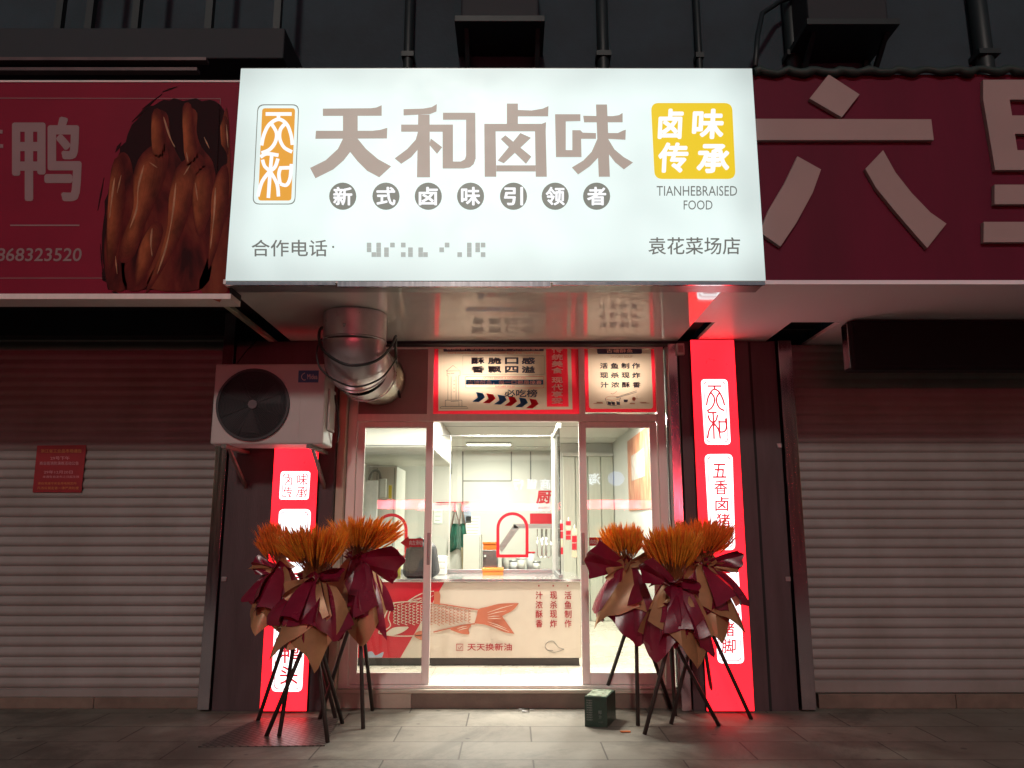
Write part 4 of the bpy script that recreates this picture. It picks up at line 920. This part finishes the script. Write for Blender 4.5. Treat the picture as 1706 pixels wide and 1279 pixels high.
def tray(u0, u1, v0, v1, Y, lb, mtl, z0=None):
    p, q = P(u0, v1, Y), P(u1, v0, Y); z = p.z if z0 is None else z0; h = q.z - p.z; o = MB(); th = .008; w = q.x - p.x
    t = thing('plastic_crate', lb, 'crate', ((p.x + q.x) / 2, Y, z))
    o.box(p.x + .01, q.x - .01, Y + .01, Y + .29, z, z + th)
    MB_ = o; o.box(p.x, p.x + th, Y, Y + .3, z + .001, z + h); o.box(q.x - th, q.x, Y, Y + .3, z + .001, z + h); o.box(p.x + th, q.x - th, Y, Y + th, z + .001, z + h); o.box(p.x + th, q.x - th, Y + .3 - th, Y + .3, z + .001, z + h)
    o.build('body', mtl, t); m = MB(); m.box(p.x - .008, q.x + .008, Y - .01, Y - .0005, z + h - .02, z + h + .004, .002); m.build('rim', mtl, t)
t = thing('fryer', 'small dark steel fryer left of the red arch', 'fryer', P(815, 935, YK2))
p, q = P(804, 934, YK2 - .1), P(829, 916, YK2 - .1); MB().box(p.x, q.x, YK2 - .1, YK2 + .3, czt - .029, q.z, .006).build('body', mat('dark_steel', (.2, .2, .2), .4, .8), t); MB().tube([P(808, 926, YK2 - .105), P(808, 926, YK2 - .14)], .014, 10).build('knob', M_PAPER, t)
tray(805, 828, 902, 914.5, YK2 - .08, 'orange crate on top of the dark steel fryer', M_ORANGE, q.z + .001)
tray(804, 838, 939, 949.5, 1.72, 'orange tray lying on the counter before the glass partition', mat('orange_tray_plastic', (.85, .25, .05), .4), czt + .001)
random.seed(12)
for i, u in enumerate((843, 855, 868, 884, 893)):
    p = P(u, 930, YK2 + .2); hh = (.16, .10, .13, .2, .09)[i]
    t = thing('food_tub', ('tall clear tub behind the arched hatch', 'short white tub behind the arched hatch', 'white lidded tub right of the arched hatch', 'tall white tub below the steel bar', 'small pale tub by the wire rack')[i], 'tub', (p.x, YK2 + .2, czt - .03), 'tubs on the work bench')
    MB().tube([(p.x, YK2 + .2, czt - .029), (p.x, YK2 + .2, czt - .029 + hh)], [.045, .055], 18).build('body', (M_WHITE, M_PAPER)[i % 2], t)
    MB().tube([(p.x, YK2 + .2, czt - .0285 + hh), (p.x, YK2 + .2, czt - .01 + hh)], .058, 18).build('lid', (M_RED, M_BRUSH, M_PAPER)[i % 3], t)
for i, (u, v0, v1) in enumerate(((934, 872, 925), (947, 868, 900), (957, 880, 930))):
    t = thing('packet_strip', ('long red strip of snack packets behind the corner post', 'short strip of snack packets behind the side glass', 'red strip of snack packets nearest the right sliding door')[i], 'packets', P(u, v0, 2.6), 'snack packet strips')
    MB().tube([P(u, v0 - 6, 2.6), P(u, v1, 2.6)], .004, 6).build('cord', M_PAPER, t)
    for k in range(4):
        a = v0 + (v1 - v0) * k / 4; MB().flat(rect(u - 4, a, u + 4, a + (v1 - v0) / 4.6), 2.59, .012).build('packet', (M_RED, M_REDDK, M_CREAMP)[(k + i) % 3], t)
for i in range(3):
    p, q = P(732, 955, 2.5 + .02 * i), P(752, 940, 2.5); z = czt + .001 + i * .062
    tag(MB().box(p.x, q.x, 1.75, 1.95, z, z + .06, .006).build('takeaway_box', mat('white_card', (.7, .69, .64), .5)), ('white takeaway box, lowest of the stack beside the dark bag', 'white takeaway box in the middle of the stack beside the dark bag', 'white takeaway box, topmost of the stack beside the dark bag')[i], 'box', 'takeaway boxes on the counter')
# right side: back doors and menu poster
t = thing('folding_door', 'pale folding back door at the end of the passage', 'door', P(1010, 900, YB - .1))
p, q = P(976, 760, 4.6), P(1046, 760, 4.6)
MB().box(.72, XR - .003, 4.58, 4.66, p.z, p.z + .05).build('head', M_WHITE, t)
for i in range(4):
    x0 = .72 + i * (XR - .724) / 4; MB().box(x0 + .004, x0 + (XR - .724) / 4 - .004, 4.6 + (i % 2) * .012, 4.64 + (i % 2) * .012, FL, p.z - .002, .008).build('leaf', mat('pale_green_glass_door', (.48, .50, .43), .35, 0, .08, 5, stretch=(6, 1, .5)), t)
MB().box(.70, XR - .003, 4.67, 4.72, FL, ZC - .002).build('screen_wall', M_WALL, b)
def menu_mat():
    m = bpy.data.materials.new('menu_photo_print'); m.use_nodes = True; n, l = m.node_tree.nodes, m.node_tree.links; b = n['Principled BSDF']; b.inputs['Roughness'].default_value = .35
    g_ = n.new('ShaderNodeNewGeometry'); mp = n.new('ShaderNodeMapping'); mp.inputs['Scale'].default_value = (1, 9, 2.2); l.new(g_.outputs['Position'], mp.inputs[0])
    t_ = n.new('ShaderNodeTexNoise'); t_.inputs['Scale'].default_value = 2; t_.inputs['Detail'].default_value = 7; l.new(mp.outputs[0], t_.inputs[0])
    c_ = n.new('ShaderNodeValToRGB'); e = c_.color_ramp.elements; e[0].position = .35; e[0].color = (.28, .06, .03, 1); e[1].position = .65; e[1].color = (.50, .25, .14, 1); l.new(t_.outputs[0], c_.inputs[0]); l.new(c_.outputs[0], b.inputs['Base Color']); return m
t = thing('menu_poster', 'orange food picture poster on the inner side wall', 'poster', (XR, 2.4, 1.63))
MB().box(XR - .012, XR - .002, 1.62, 3.2, 1.60, 2.46).build('sheet', menu_mat(), t)
MB().box(XR - .0145, XR - .0122, 2.0, 2.9, 1.95, 2.25, .001).build('picture_patch', mat('pale_food_print', (.42, .36, .33), .4, 0, .4, 9), t)
# ceiling lamps
def lamp(x, y, wx, wy, lb, pw, ZC=ZC):
    t = thing('ceiling_light', lb, 'ceiling light', (x, y, ZC), 'ceiling lights in the shop')
    MB().box(x - wx / 2 - .01, x + wx / 2 + .01, y - wy / 2 - .01, y + wy / 2 + .01, ZC - .03, ZC - .005, .004).build('housing', M_WHITE, t)
    MB().box(x - wx / 2, x + wx / 2, y - wy / 2, y + wy / 2, ZC - .036, ZC - .0305).build('diffuser', mat('lit_diffuser', (.8, .8, .8), .5, emit=(1, .98, .90), estr=9), t)
    L = bpy.data.lights.new('lamp_glow', 'AREA'); L.shape = 'RECTANGLE'; L.size = wx; L.size_y = wy; L.energy = pw; L.color = (1, .96, .83)
    lo = bpy.data.objects.new('lamp_glow', L); COL.objects.link(lo); lo.parent = t; lo.location = (0, 0, -.04)
LP = 80
lamp(-.27, 2.0, .30, .30, 'square ceiling light nearest the doorway', LP * 1.25)
lamp(-.33, 4.6, .62, .16, 'long ceiling light near the back wall', LP)
lamp(.2, 1.26, .40, .16, 'slim added ceiling light brightening the partition post over the counter end', LP * .55)  # unseen extra lamp, added to brighten the front of the partition post
lamp(1.0, 1.9, .26, .26, 'square ceiling light over the passage', LP)
lamp(-1.2, .66, .26, .22, 'square ceiling light behind the mauve panel with the duct', LP * .22, 2.93)
lamp(-.35, .62, .45, .16, 'slim added ceiling light backlighting the poster with the row of arrows', LP * .8, 2.93)  # hidden bay lamp put in to shine through the poster film
lamp(.92, .62, .30, .16, 'slim added ceiling light backlighting the noodle bowl poster', LP * .5, 2.93)  # also added out of sight, lights the smaller poster from behind

# ================================================================== FLOWER STANDS
M_MAR = mat('maroon_wrapping_foil', (.23, .011, .038), .26, 0, .2, 5, .12, 18, spec=.6, rvar=.1)
M_GLD = mat('bronze_wrapping_foil', (.46, .235, .11), .36, .15, .2, 5, .15, 18, rvar=.1)
M_LEG = mat('dark_wooden_stick', (.030, .020, .018), .5, 0, .3, 10)
M_EAR = mat('orange_dyed_wheat', (.98, .36, .03), .6, 0, .3, 30)
M_EAR2 = mat('red_orange_dyed_wheat', (.95, .24, .025), .6, 0, .3, 30)
for m_ in (M_EAR, M_EAR2, M_MAR, M_GLD):       # thin dry stuff and foil let a little light through
    n_, l_ = m_.node_tree.nodes, m_.node_tree.links; t_ = n_.new('ShaderNodeBsdfTranslucent'); x_ = n_.new('ShaderNodeMixShader'); x_.inputs[0].default_value = .42 if m_ in (M_EAR, M_EAR2) else .14
    l_.new(n_['Color Ramp'].outputs[0], t_.inputs[0]); l_.new(n_['Principled BSDF'].outputs[0], x_.inputs[1]); l_.new(t_.outputs[0], x_.inputs[2]); l_.new(x_.outputs[0], n_['Material Output'].inputs[0])
M_STEM = mat('wheat_stem', (.30, .10, .03), .6, 0, .2)
def foil(o, d, wv, L, w0, w1, pleats=3, amp=.02, tip=0, tips=.4, curl=0, sag=0, rev=False, par=None, nm='wrapping_sheet', ph=0, hx=0, wp=.8, face=(0, -1, 0)):
    """one sheet of two-sided wrapping foil from o along d; wv is its width direction"""
    o, d, wv = Vector(o), Vector(d).normalized(), Vector(wv); wv = (wv - d * wv.dot(d)).normalized(); n = d.cross(wv)
    if n.dot(Vector(face)) < 0: wv = -wv; n = -n; tip = -tip
    NU, NV = 18, 12; m = MB(); g0, g1 = [], []
    npl = max(2, round(pleats * 1.6)); fr = [.55 + .9 * abs(sin(ph * 31 + 2.3 * k)) for k in range(npl + 1)]; kx = [round(NU * k / npl) for k in range(npl + 1)]
    def crease(i):
        for k in range(npl):
            if kx[k] <= i <= kx[k + 1]:
                q = (i - kx[k]) / (kx[k + 1] - kx[k]); e = lambda z: fr[z] * (1 if z % 2 else -1)
                return e(k) * (1 - q) + e(k + 1) * q
        return 0
    for j in range(NV + 1):
        t = j / NV; r0, r1 = [], []
        for i in range(NU + 1):
            s = i / NU * 2 - 1; ln = L * (1 - tips * abs(s - tip) / (1 + abs(tip))) * (1 + .03 * sin(9 * s + ph * 5))
            wd = w0 + (w1 - w0) * (t ** wp); th = t * (1.6 - .6 * t) if hx > 0 else (t * t * .75 + t * .25 if hx < 0 else t)
            fold = crease(i) * .5
            p = o + Vector((d.x * ln * th, d.y * ln * th, d.z * ln * t)) + wv * (s * wd / 2) + n * (amp * (.25 + t) * fold + curl * s * s * wd + .012 * sin(4 * t + 3 * s + ph * 7)) + Vector((0, 0, -sag * t * t))
            r0.append(m.bm.verts.new(p)); r1.append(m.bm.verts.new(p + n * .0022))
        g0.append(r0); g1.append(r1)
    for G, mi in ((g0, 0 if rev else 1), (g1, 1 if rev else 0)):   # g1 is the side that shows
        for a_, c_ in zip(G, G[1:]):
            for i in range(NU):
                f = m.bm.faces.new((a_[i], a_[i + 1], c_[i + 1], c_[i]) if G is g1 else (a_[i], c_[i], c_[i + 1], a_[i + 1])); f.material_index = mi; f.smooth = True
    for G in (g0, g1):
        for a_, c_ in zip(G, G[1:]):
            for i in kx[1:-1]: m.bm.edges.get((a_[i], c_[i])).smooth = False
    for i in range(NU):
        m.bm.faces.new((g0[-1][i], g0[-1][i + 1], g1[-1][i + 1], g1[-1][i]))
    for j in range(NV):
        m.bm.faces.new((g0[j][0], g0[j + 1][0], g1[j + 1][0], g1[j][0])); m.bm.faces.new((g0[j][-1], g1[j][-1], g1[j + 1][-1], g0[j + 1][-1]))
    return m.build(nm, [M_MAR, M_GLD], par, recalc=False)
def stand(label, Y, tie, top, width, hub, feet, seed, lean=0, nears=170, skirts=(), upper=(), wings=(), em=None):
    rnd = random.Random(seed); T = P(*tie, Y); base = Vector((sum(f.x for f in feet) / len(feet), sum(f.y for f in feet) / len(feet), 0))
    st = thing('flower_stand', label, 'flower stand', base, 'opening flower stands by the door')
    h = P(*hub, Y)
    for k, f_ in enumerate(feet):
        e = h + (h - f_).normalized() * .12 + Vector((rnd.uniform(-.015, .015), .02 * k - .02, 0))
        m = MB(); m.tube([f_ + Vector((0, 0, .001)), f_.lerp(e, .5), e], [.015, .0145, .014], 9); lg = m.build('leg', M_LEG, st)
    MB().tube([h + Vector((0, 0, -.02)), T + Vector((0, 0, .06))], [.02, .035], 10).build('stem_bundle', M_STEM, st)
    # dyed wheat
    m = MB(); TP = P(*top, Y); Lh = (TP - T).length; ax = (TP - T).normalized(); wx = width / F * (Y + D) / 2
    for k in range(int(nears * 1.6)):
        a, r_ = rnd.uniform(0, 2 * pi), rnd.random() ** .55
        q = TP + Vector((cos(a) * r_ * wx * 1.36, sin(a) * r_ * wx * .95, -abs(r_) ** 2 * .05 + rnd.uniform(-.10, .035)))
        o = T + Vector((cos(a) * r_ * .035, sin(a) * r_ * .035, rnd.uniform(-.02, .05)))
        v = q - o; d = v.normalized(); mid = o + v * rnd.uniform(.30, .48)
        bend = Vector((cos(a), sin(a), 0)) * .012 * r_
        m.tube([o, mid + bend], .0014, 3, cap=False, mi=1)
        el = (q - mid).length; mi = 0 if rnd.random() < .68 else 2
        m.tube([mid + bend, mid + d * el * .12 + bend, mid + d * el * .45 + bend, mid + d * el * .72, q - d * el * .12], [.0016, .0058, .0066, .0048, .0008], 5, cap=False, mi=mi)
        n1 = d.orthogonal().normalized(); n2 = d.cross(n1)
        for w_ in range(7):
            t = w_ * 2 * pi / 7 + rnd.random(); s_ = (n1 * cos(t) + n2 * sin(t)); b0 = mid + d * el * rnd.uniform(.15, .6) + bend + s_ * .004
            tpv = b0 + d * el * rnd.uniform(.38, .55) + s_ * rnd.uniform(.008, .022); sd = s_.cross(d) * .0009
            f = m.bm.faces.new([m.bm.verts.new(x) for x in (b0 - sd, b0 + sd, tpv)]); f.material_index = mi
    m.build('dyed_wheat', [em or M_EAR, M_STEM, M_EAR2], st, recalc=False)
    # foil: lower sheets, upper sheets, wings.  ang is measured from the viewer's side (0 = toward the street, + = right)
    def dirv(ang, out): a = radians(ang); return Vector((sin(a) * sin(radians(out)), -cos(a) * sin(radians(out)), -cos(radians(out))))
    for k, (ang, out, L, w1, rev, tip, tips) in enumerate(skirts):
        a = radians(ang); o = T + Vector((sin(a) * .035, -cos(a) * .035, .01 - .004 * k)); wv = Vector((cos(a), sin(a), 0))
        foil(o, dirv(ang, out * 1.25), wv, L, .13, w1 * 1.3, 1.3 + rnd.random() * 1.4, .055, tip, tips, -.12, 0, rev, st, ph=rnd.random(), hx=1, wp=.62, face=(sin(a), -cos(a), .1))
    for k, (ang, out, L, w1, rev) in enumerate(upper):
        a = radians(ang); o = T + Vector((sin(a) * .03, -cos(a) * .03, -.015)); d = dirv(ang, out); d.z = -d.z
        foil(o, d, Vector((cos(a), sin(a), 0)), L * .6, .09, w1, 2 + rnd.random(), .03, rnd.uniform(-.4, .4), .35, .12, 0, rev, st, 'ruffle_sheet', ph=rnd.random(), hx=-1, face=(sin(a), -cos(a), -.1))
    for k, (du, dv, dy, L, w1, rev) in enumerate(wings):
        d = Vector((du, dy, dv)); foil(T + d.normalized() * .02 + Vector((0, -.045, -.01)), d, Vector((0, -.35, 1)), L * 1.1, .05, w1 * 1.15, 1.6, .035, rnd.uniform(-.3, .3), .25, .06, .0, rev, st, 'bow_sheet', ph=rnd.random())
    m = MB(); m.tube([T + Vector((cos(t) * .048, sin(t) * .048, .0)) for t in [2 * pi * k / 16 for k in range(17)]], .014, 8); m.build('tie_band', M_MAR, st)
def ft(*pts): return [PZ(u, v, 0) for u, v in pts]
SK = lambda *a: a
stand('orange wheat flower stand at the far left of left trio', -.38, (468, 945), (452, 868), 44, (503, 985), ft((429.5, 1201), (465, 1227), (559, 1197)), 11, nears=110,
      skirts=((-70, 30, .34, .30, False, -.2, .3), (-20, 16, .50, .34, True, -.1, .5), (20, 14, .52, .3, True, .2, .5), (-45, 26, .36, .34, False, .3, .4), (5, 20, .33, .3, False, 0, .3), (60, 16, .40, .3, False, 0, .4), (150, 25, .4, .3, False, 0, .3)),
      upper=((-60, 60, .10, .16, False), (30, 55, .12, .18, False), (160, 40, .13, .2, False)), wings=((-1, .22, -.2, .17, .12, False), (-1, .05, -.1, .19, .06, True)), em=M_EAR2)
stand('orange wheat flower stand at the front centre of left trio', -.74, (525, 962), (522, 872), 102, (522, 1040), ft((443.4, 1227), (546, 1237.5), (570.7, 1205)), 12, nears=230,
      skirts=((-42, 20, .60, .36, True, -.05, .62), (24, 17, .64, .34, True, -.1, .6), (-14, 15, .52, .3, True, -.3, .5), (62, 24, .42, .32, False, .3, .4), (-66, 32, .40, .40, False, -.3, .35), (-26, 25, .39, .30, False, .1, .3), (34, 23, .43, .34, False, .35, .35), (6, 16, .46, .14, False, .2, .2), (150, 22, .45, .35, False, 0, .3), (-150, 22, .45, .35, False, 0, .3)),
      upper=((-50, 62, .15, .22, False), (10, 52, .12, .22, False), (65, 60, .16, .2, False), (180, 35, .16, .3, False), (-110, 45, .16, .24, False)), wings=((1, .25, -.3, .20, .10, False), (-.8, -.45, -.5, .20, .13, True)))
stand('orange wheat flower stand nearest the left sliding door', -.32, (598, 928), (612, 858), 106, (598, 1000), ft((532, 1199), (605, 1214), (620.5, 1184)), 13, nears=210,
      skirts=((12, 12, .68, .36, True, .15, .6), (45, 14, .62, .26, False, .55, .55), (-28, 12, .62, .34, False, -.2, .45), (-6, 13, .50, .30, False, -.1, .25), (30, 15, .45, .26, False, .2, .3), (-60, 16, .5, .3, False, 0, .4), (70, 20, .45, .3, False, .4, .5), (150, 20, .5, .3, False, 0, .3)),
      upper=((-40, 40, .13, .2, False), (20, 38, .12, .2, False), (90, 50, .14, .2, False), (-120, 45, .14, .2, False), (180, 40, .14, .2, False)), wings=((1, -.10, -.35, .34, .28, False),))
stand('orange wheat flower stand behind the green carton', -.30, (1042, 942), (1034, 868), 66, (1058, 1010), [PZ(1003, 1172, 0)] + ft((1063, 1209), (1118, 1180)), 14, nears=140,
      skirts=((-55, 20, .52, .32, True, -.2, .45), (-12, 14, .60, .34, False, .35, .5), (28, 12, .62, .34, False, .3, .55), (-40, 24, .40, .36, False, -.4, .35), (-5, 17, .36, .28, False, 0, .25), (60, 18, .5, .3, True, 0, .5), (150, 20, .5, .3, False, 0, .3), (-110, 20, .45, .3, False, 0, .3)),
      upper=((-60, 50, .18, .14, True), (0, 20, .16, .10, False), (40, 55, .14, .2, False), (170, 40, .14, .2, False)), wings=((-1, .28, -.3, .30, .26, False), (-.9, -.35, -.3, .16, .08, True), (1, .35, -.25, .22, .16, True)))
stand('orange wheat flower stand at the front centre of right trio', -.60, (1122, 968), (1118, 872), 84, (1116, 1050), ft((1073.8, 1223.4), (1197.8, 1209), (1125, 1192)), 15, nears=230,
      skirts=((-30, 14, .60, .34, False, -.35, .6), (18, 15, .62, .36, True, .2, .6), (48, 18, .55, .32, False, .4, .5), (-55, 18, .50, .30, False, -.2, .4), (-14, 14, .44, .22, False, 0, .2), (30, 20, .42, .30, False, .4, .4), (2, 22, .20, .30, True, 0, .2), (150, 20, .5, .3, False, 0, .3), (-140, 20, .5, .3, False, 0, .3)),
      upper=((-40, 66, .20, .26, False), (10, 70, .14, .24, False), (60, 55, .14, .2, True), (170, 40, .14, .2, False)), wings=((-1, .5, -.3, .26, .16, False), (.9, -.1, -.6, .16, .12, False), (-.4, -.5, -.6, .18, .13, False)))
stand('orange wheat flower stand nearest the tall red light box', -.28, (1168, 938), (1172, 862), 86, (1166, 1010), ft((1118, 1206.5), (1251.7, 1198), (1190, 1184)), 16, nears=200,
      skirts=((48, 22, .58, .36, True, .3, .5), (10, 14, .62, .34, True, .1, .6), (-20, 12, .58, .34, False, -.1, .5), (62, 34, .42, .38, False, .3, .3), (32, 24, .42, .34, False, .3, .3), (5, 18, .38, .26, False, 0, .2), (-45, 18, .5, .3, False, 0, .4), (150, 20, .5, .3, False, 0, .3)),
      upper=((50, 50, .17, .16, True), (80, 40, .16, .2, False), (-30, 45, .14, .2, True), (170, 40, .14, .2, False), (10, 50, .1, .2, False)), wings=((1, .12, -.25, .27, .17, False), (1, -.1, -.2, .22, .08, True)), em=M_EAR2)

# ================================================================== SMALL THINGS ON THE GROUND
t = thing('carton', 'small dark green carton with white printing on the pavement', 'carton', PZ(995, 1210, 0))
B0, B1 = PZ(974.5, 1210, 0), PZ(1012, 1212, 0); B2 = PZ(1026, 1197, 0); hz = P(974, 1160, B0.y).z
ux = (B1 - B0); uy = Vector((B2.x - B1.x, B2.y - B1.y, 0)); uy = Vector((.03, .23, 0)) if uy.length > .4 or uy.length < .1 else uy
m = MB(); m.poly([B0, B1, B1 + uy, B0 + uy], (0, 0, 1), hz); m.build('box', mat('dark_green_card', (.010, .045, .030), .35, 0, .3, 14, .2, 20), t)
ZU = Vector((0, 0, 1))
m = MB(); o_ = B0 + ZU * (hz + .001)
m.poly([o_ + ux * .05 + uy * .08, o_ + ux * .95 + uy * .05, o_ + ux * .93 + uy * .9, o_ + ux * .06 + uy * .93], (0, 0, 1), .003); m.build('lid_film', mat('pale_green_film', (.42, .50, .38), .2, 0, .5, 22, .6, 30, dirt=(.10, .14, .10)), t)
def onbox(u, v, yy): return B0 + ux * u + ZU * (hz * v) + Vector((0, -.003, 0))
m = MB()
for ch, a, c in (('椰', .60, .76), ('汁', .62, .76)):
    i = 0 if ch == '椰' else 1; m.text(ch, (a, .56 - i * .16, c, .43 - i * .16), 0, .03, mapf=onbox)
m.text('245毫升', (.60, .20, .82, .14), 0, .01, mapf=onbox)
for i in range(9): m.text('营养成分表能量蛋白质', (.08, .90 - i * .08, .34, .85 - i * .08), 0, 0, mapf=onbox)
m.build('lettering', mat('pale_grey_ink', (.28, .32, .30), .5), t)
p = PZ(1042, 1220, 0); tag(MB().box(p.x - .036, p.x + .036, p.y - .012, p.y + .012, .002, .010, .003, M=None).build('orange_scrap', M_ORANGE), 'orange scrap lying on the pavement beside the green carton', 'litter')
random.seed(7)
m = MB()
for k in range(5):
    p = PZ(864 + k * 5.5, 1184 + random.uniform(-1, 2), 0); m.poly([p + Vector((random.uniform(-.03, .03), random.uniform(-.025, .025), .003 + random.uniform(0, .006))) for _ in range(3)], (0, 0, 1), .004)
tag(m.build('paper_crumbs', M_PAPER), 'pale paper crumbs at the foot of the step', 'litter', kind='stuff')
q = [PZ(330, 1245, .0), PZ(541, 1243, .0), PZ(566, 1196, .0), PZ(432, 1197, .0)]
def cover_mat():
    m = bpy.data.materials.new('patterned_cover_plate'); m.use_nodes = True; n, l = m.node_tree.nodes, m.node_tree.links; b_ = n['Principled BSDF']
    b_.inputs['Roughness'].default_value = .4; b_.inputs['Metallic'].default_value = .3
    g_ = n.new('ShaderNodeNewGeometry'); ck = n.new('ShaderNodeTexBrick'); ck.inputs['Scale'].default_value = 1; ck.inputs['Brick Width'].default_value = .07; ck.inputs['Row Height'].default_value = .035; ck.inputs['Mortar Size'].default_value = .006
    mp = n.new('ShaderNodeMapping'); mp.inputs['Rotation'].default_value = (0, 0, .7); l.new(g_.outputs['Position'], mp.inputs[0]); l.new(mp.outputs[0], ck.inputs[0])
    ck.inputs['Color1'].default_value = (.17, .15, .135, 1); ck.inputs['Color2'].default_value = (.13, .115, .105, 1); ck.inputs['Mortar'].default_value = (.06, .05, .045, 1); l.new(ck.outputs[0], b_.inputs['Base Color'])
    bp = n.new('ShaderNodeBump'); bp.inputs['Strength'].default_value = .8; bp.inputs['Distance'].default_value = .006; bp.invert = True; l.new(ck.outputs['Fac'], bp.inputs['Height']); l.new(bp.outputs[0], b_.inputs['Normal']); return m
m = MB(); m.poly(q, (0, 0, 1), .006); tag(m.build('cover_plate', cover_mat()), 'dark patterned cover plate set on the pavement under the left stands', 'cover plate')

# ================================================================== ACROSS THE STREET (seen only as reflections in the glass)
b = thing('bank_building', 'dark building across the street with lit bank lettering', 'building', (0, -25, -.14))
MB().box(-14, 14, -25.4, -25, -.14, 9).build('wall', M_UPDK, b)
E_LED = mat('lit_red_display', (.1, .01, .01), .5, emit=(1, .085, .12), estr=44, evar=.5)
E_BANK = mat('lit_white_sign_letters', (.2, .2, .2), .5, emit=(.75, .85, 1), estr=9)
zz = 2.35
MB().box(-5.5, 7.5, -24.98, -24.9, zz - .18, zz + .16).build('red_display', E_LED, b)
m = MB()
for k, ch in enumerate('海宁农商银行'):
    cx = 3.4 - k * .62
    m.text(ch, (cx + .24, 3.62, cx - .24, 3.14), 0, .02, mapf=lambda u, v, y: Vector((u, -24.95, v)))
m.build('lit_lettering', E_BANK, b)
m = MB(); m.poly([Vector((4.3 + .34 * cos(t), -24.96, 3.4 + .3 * sin(t))) for t in [2 * pi * k / 24 for k in range(24)]], (0, -1, 0), .02); m.build('lit_emblem', mat('lit_blue_emblem', (.1, .1, .2), .5, emit=(.35, .5, 1), estr=4), b)
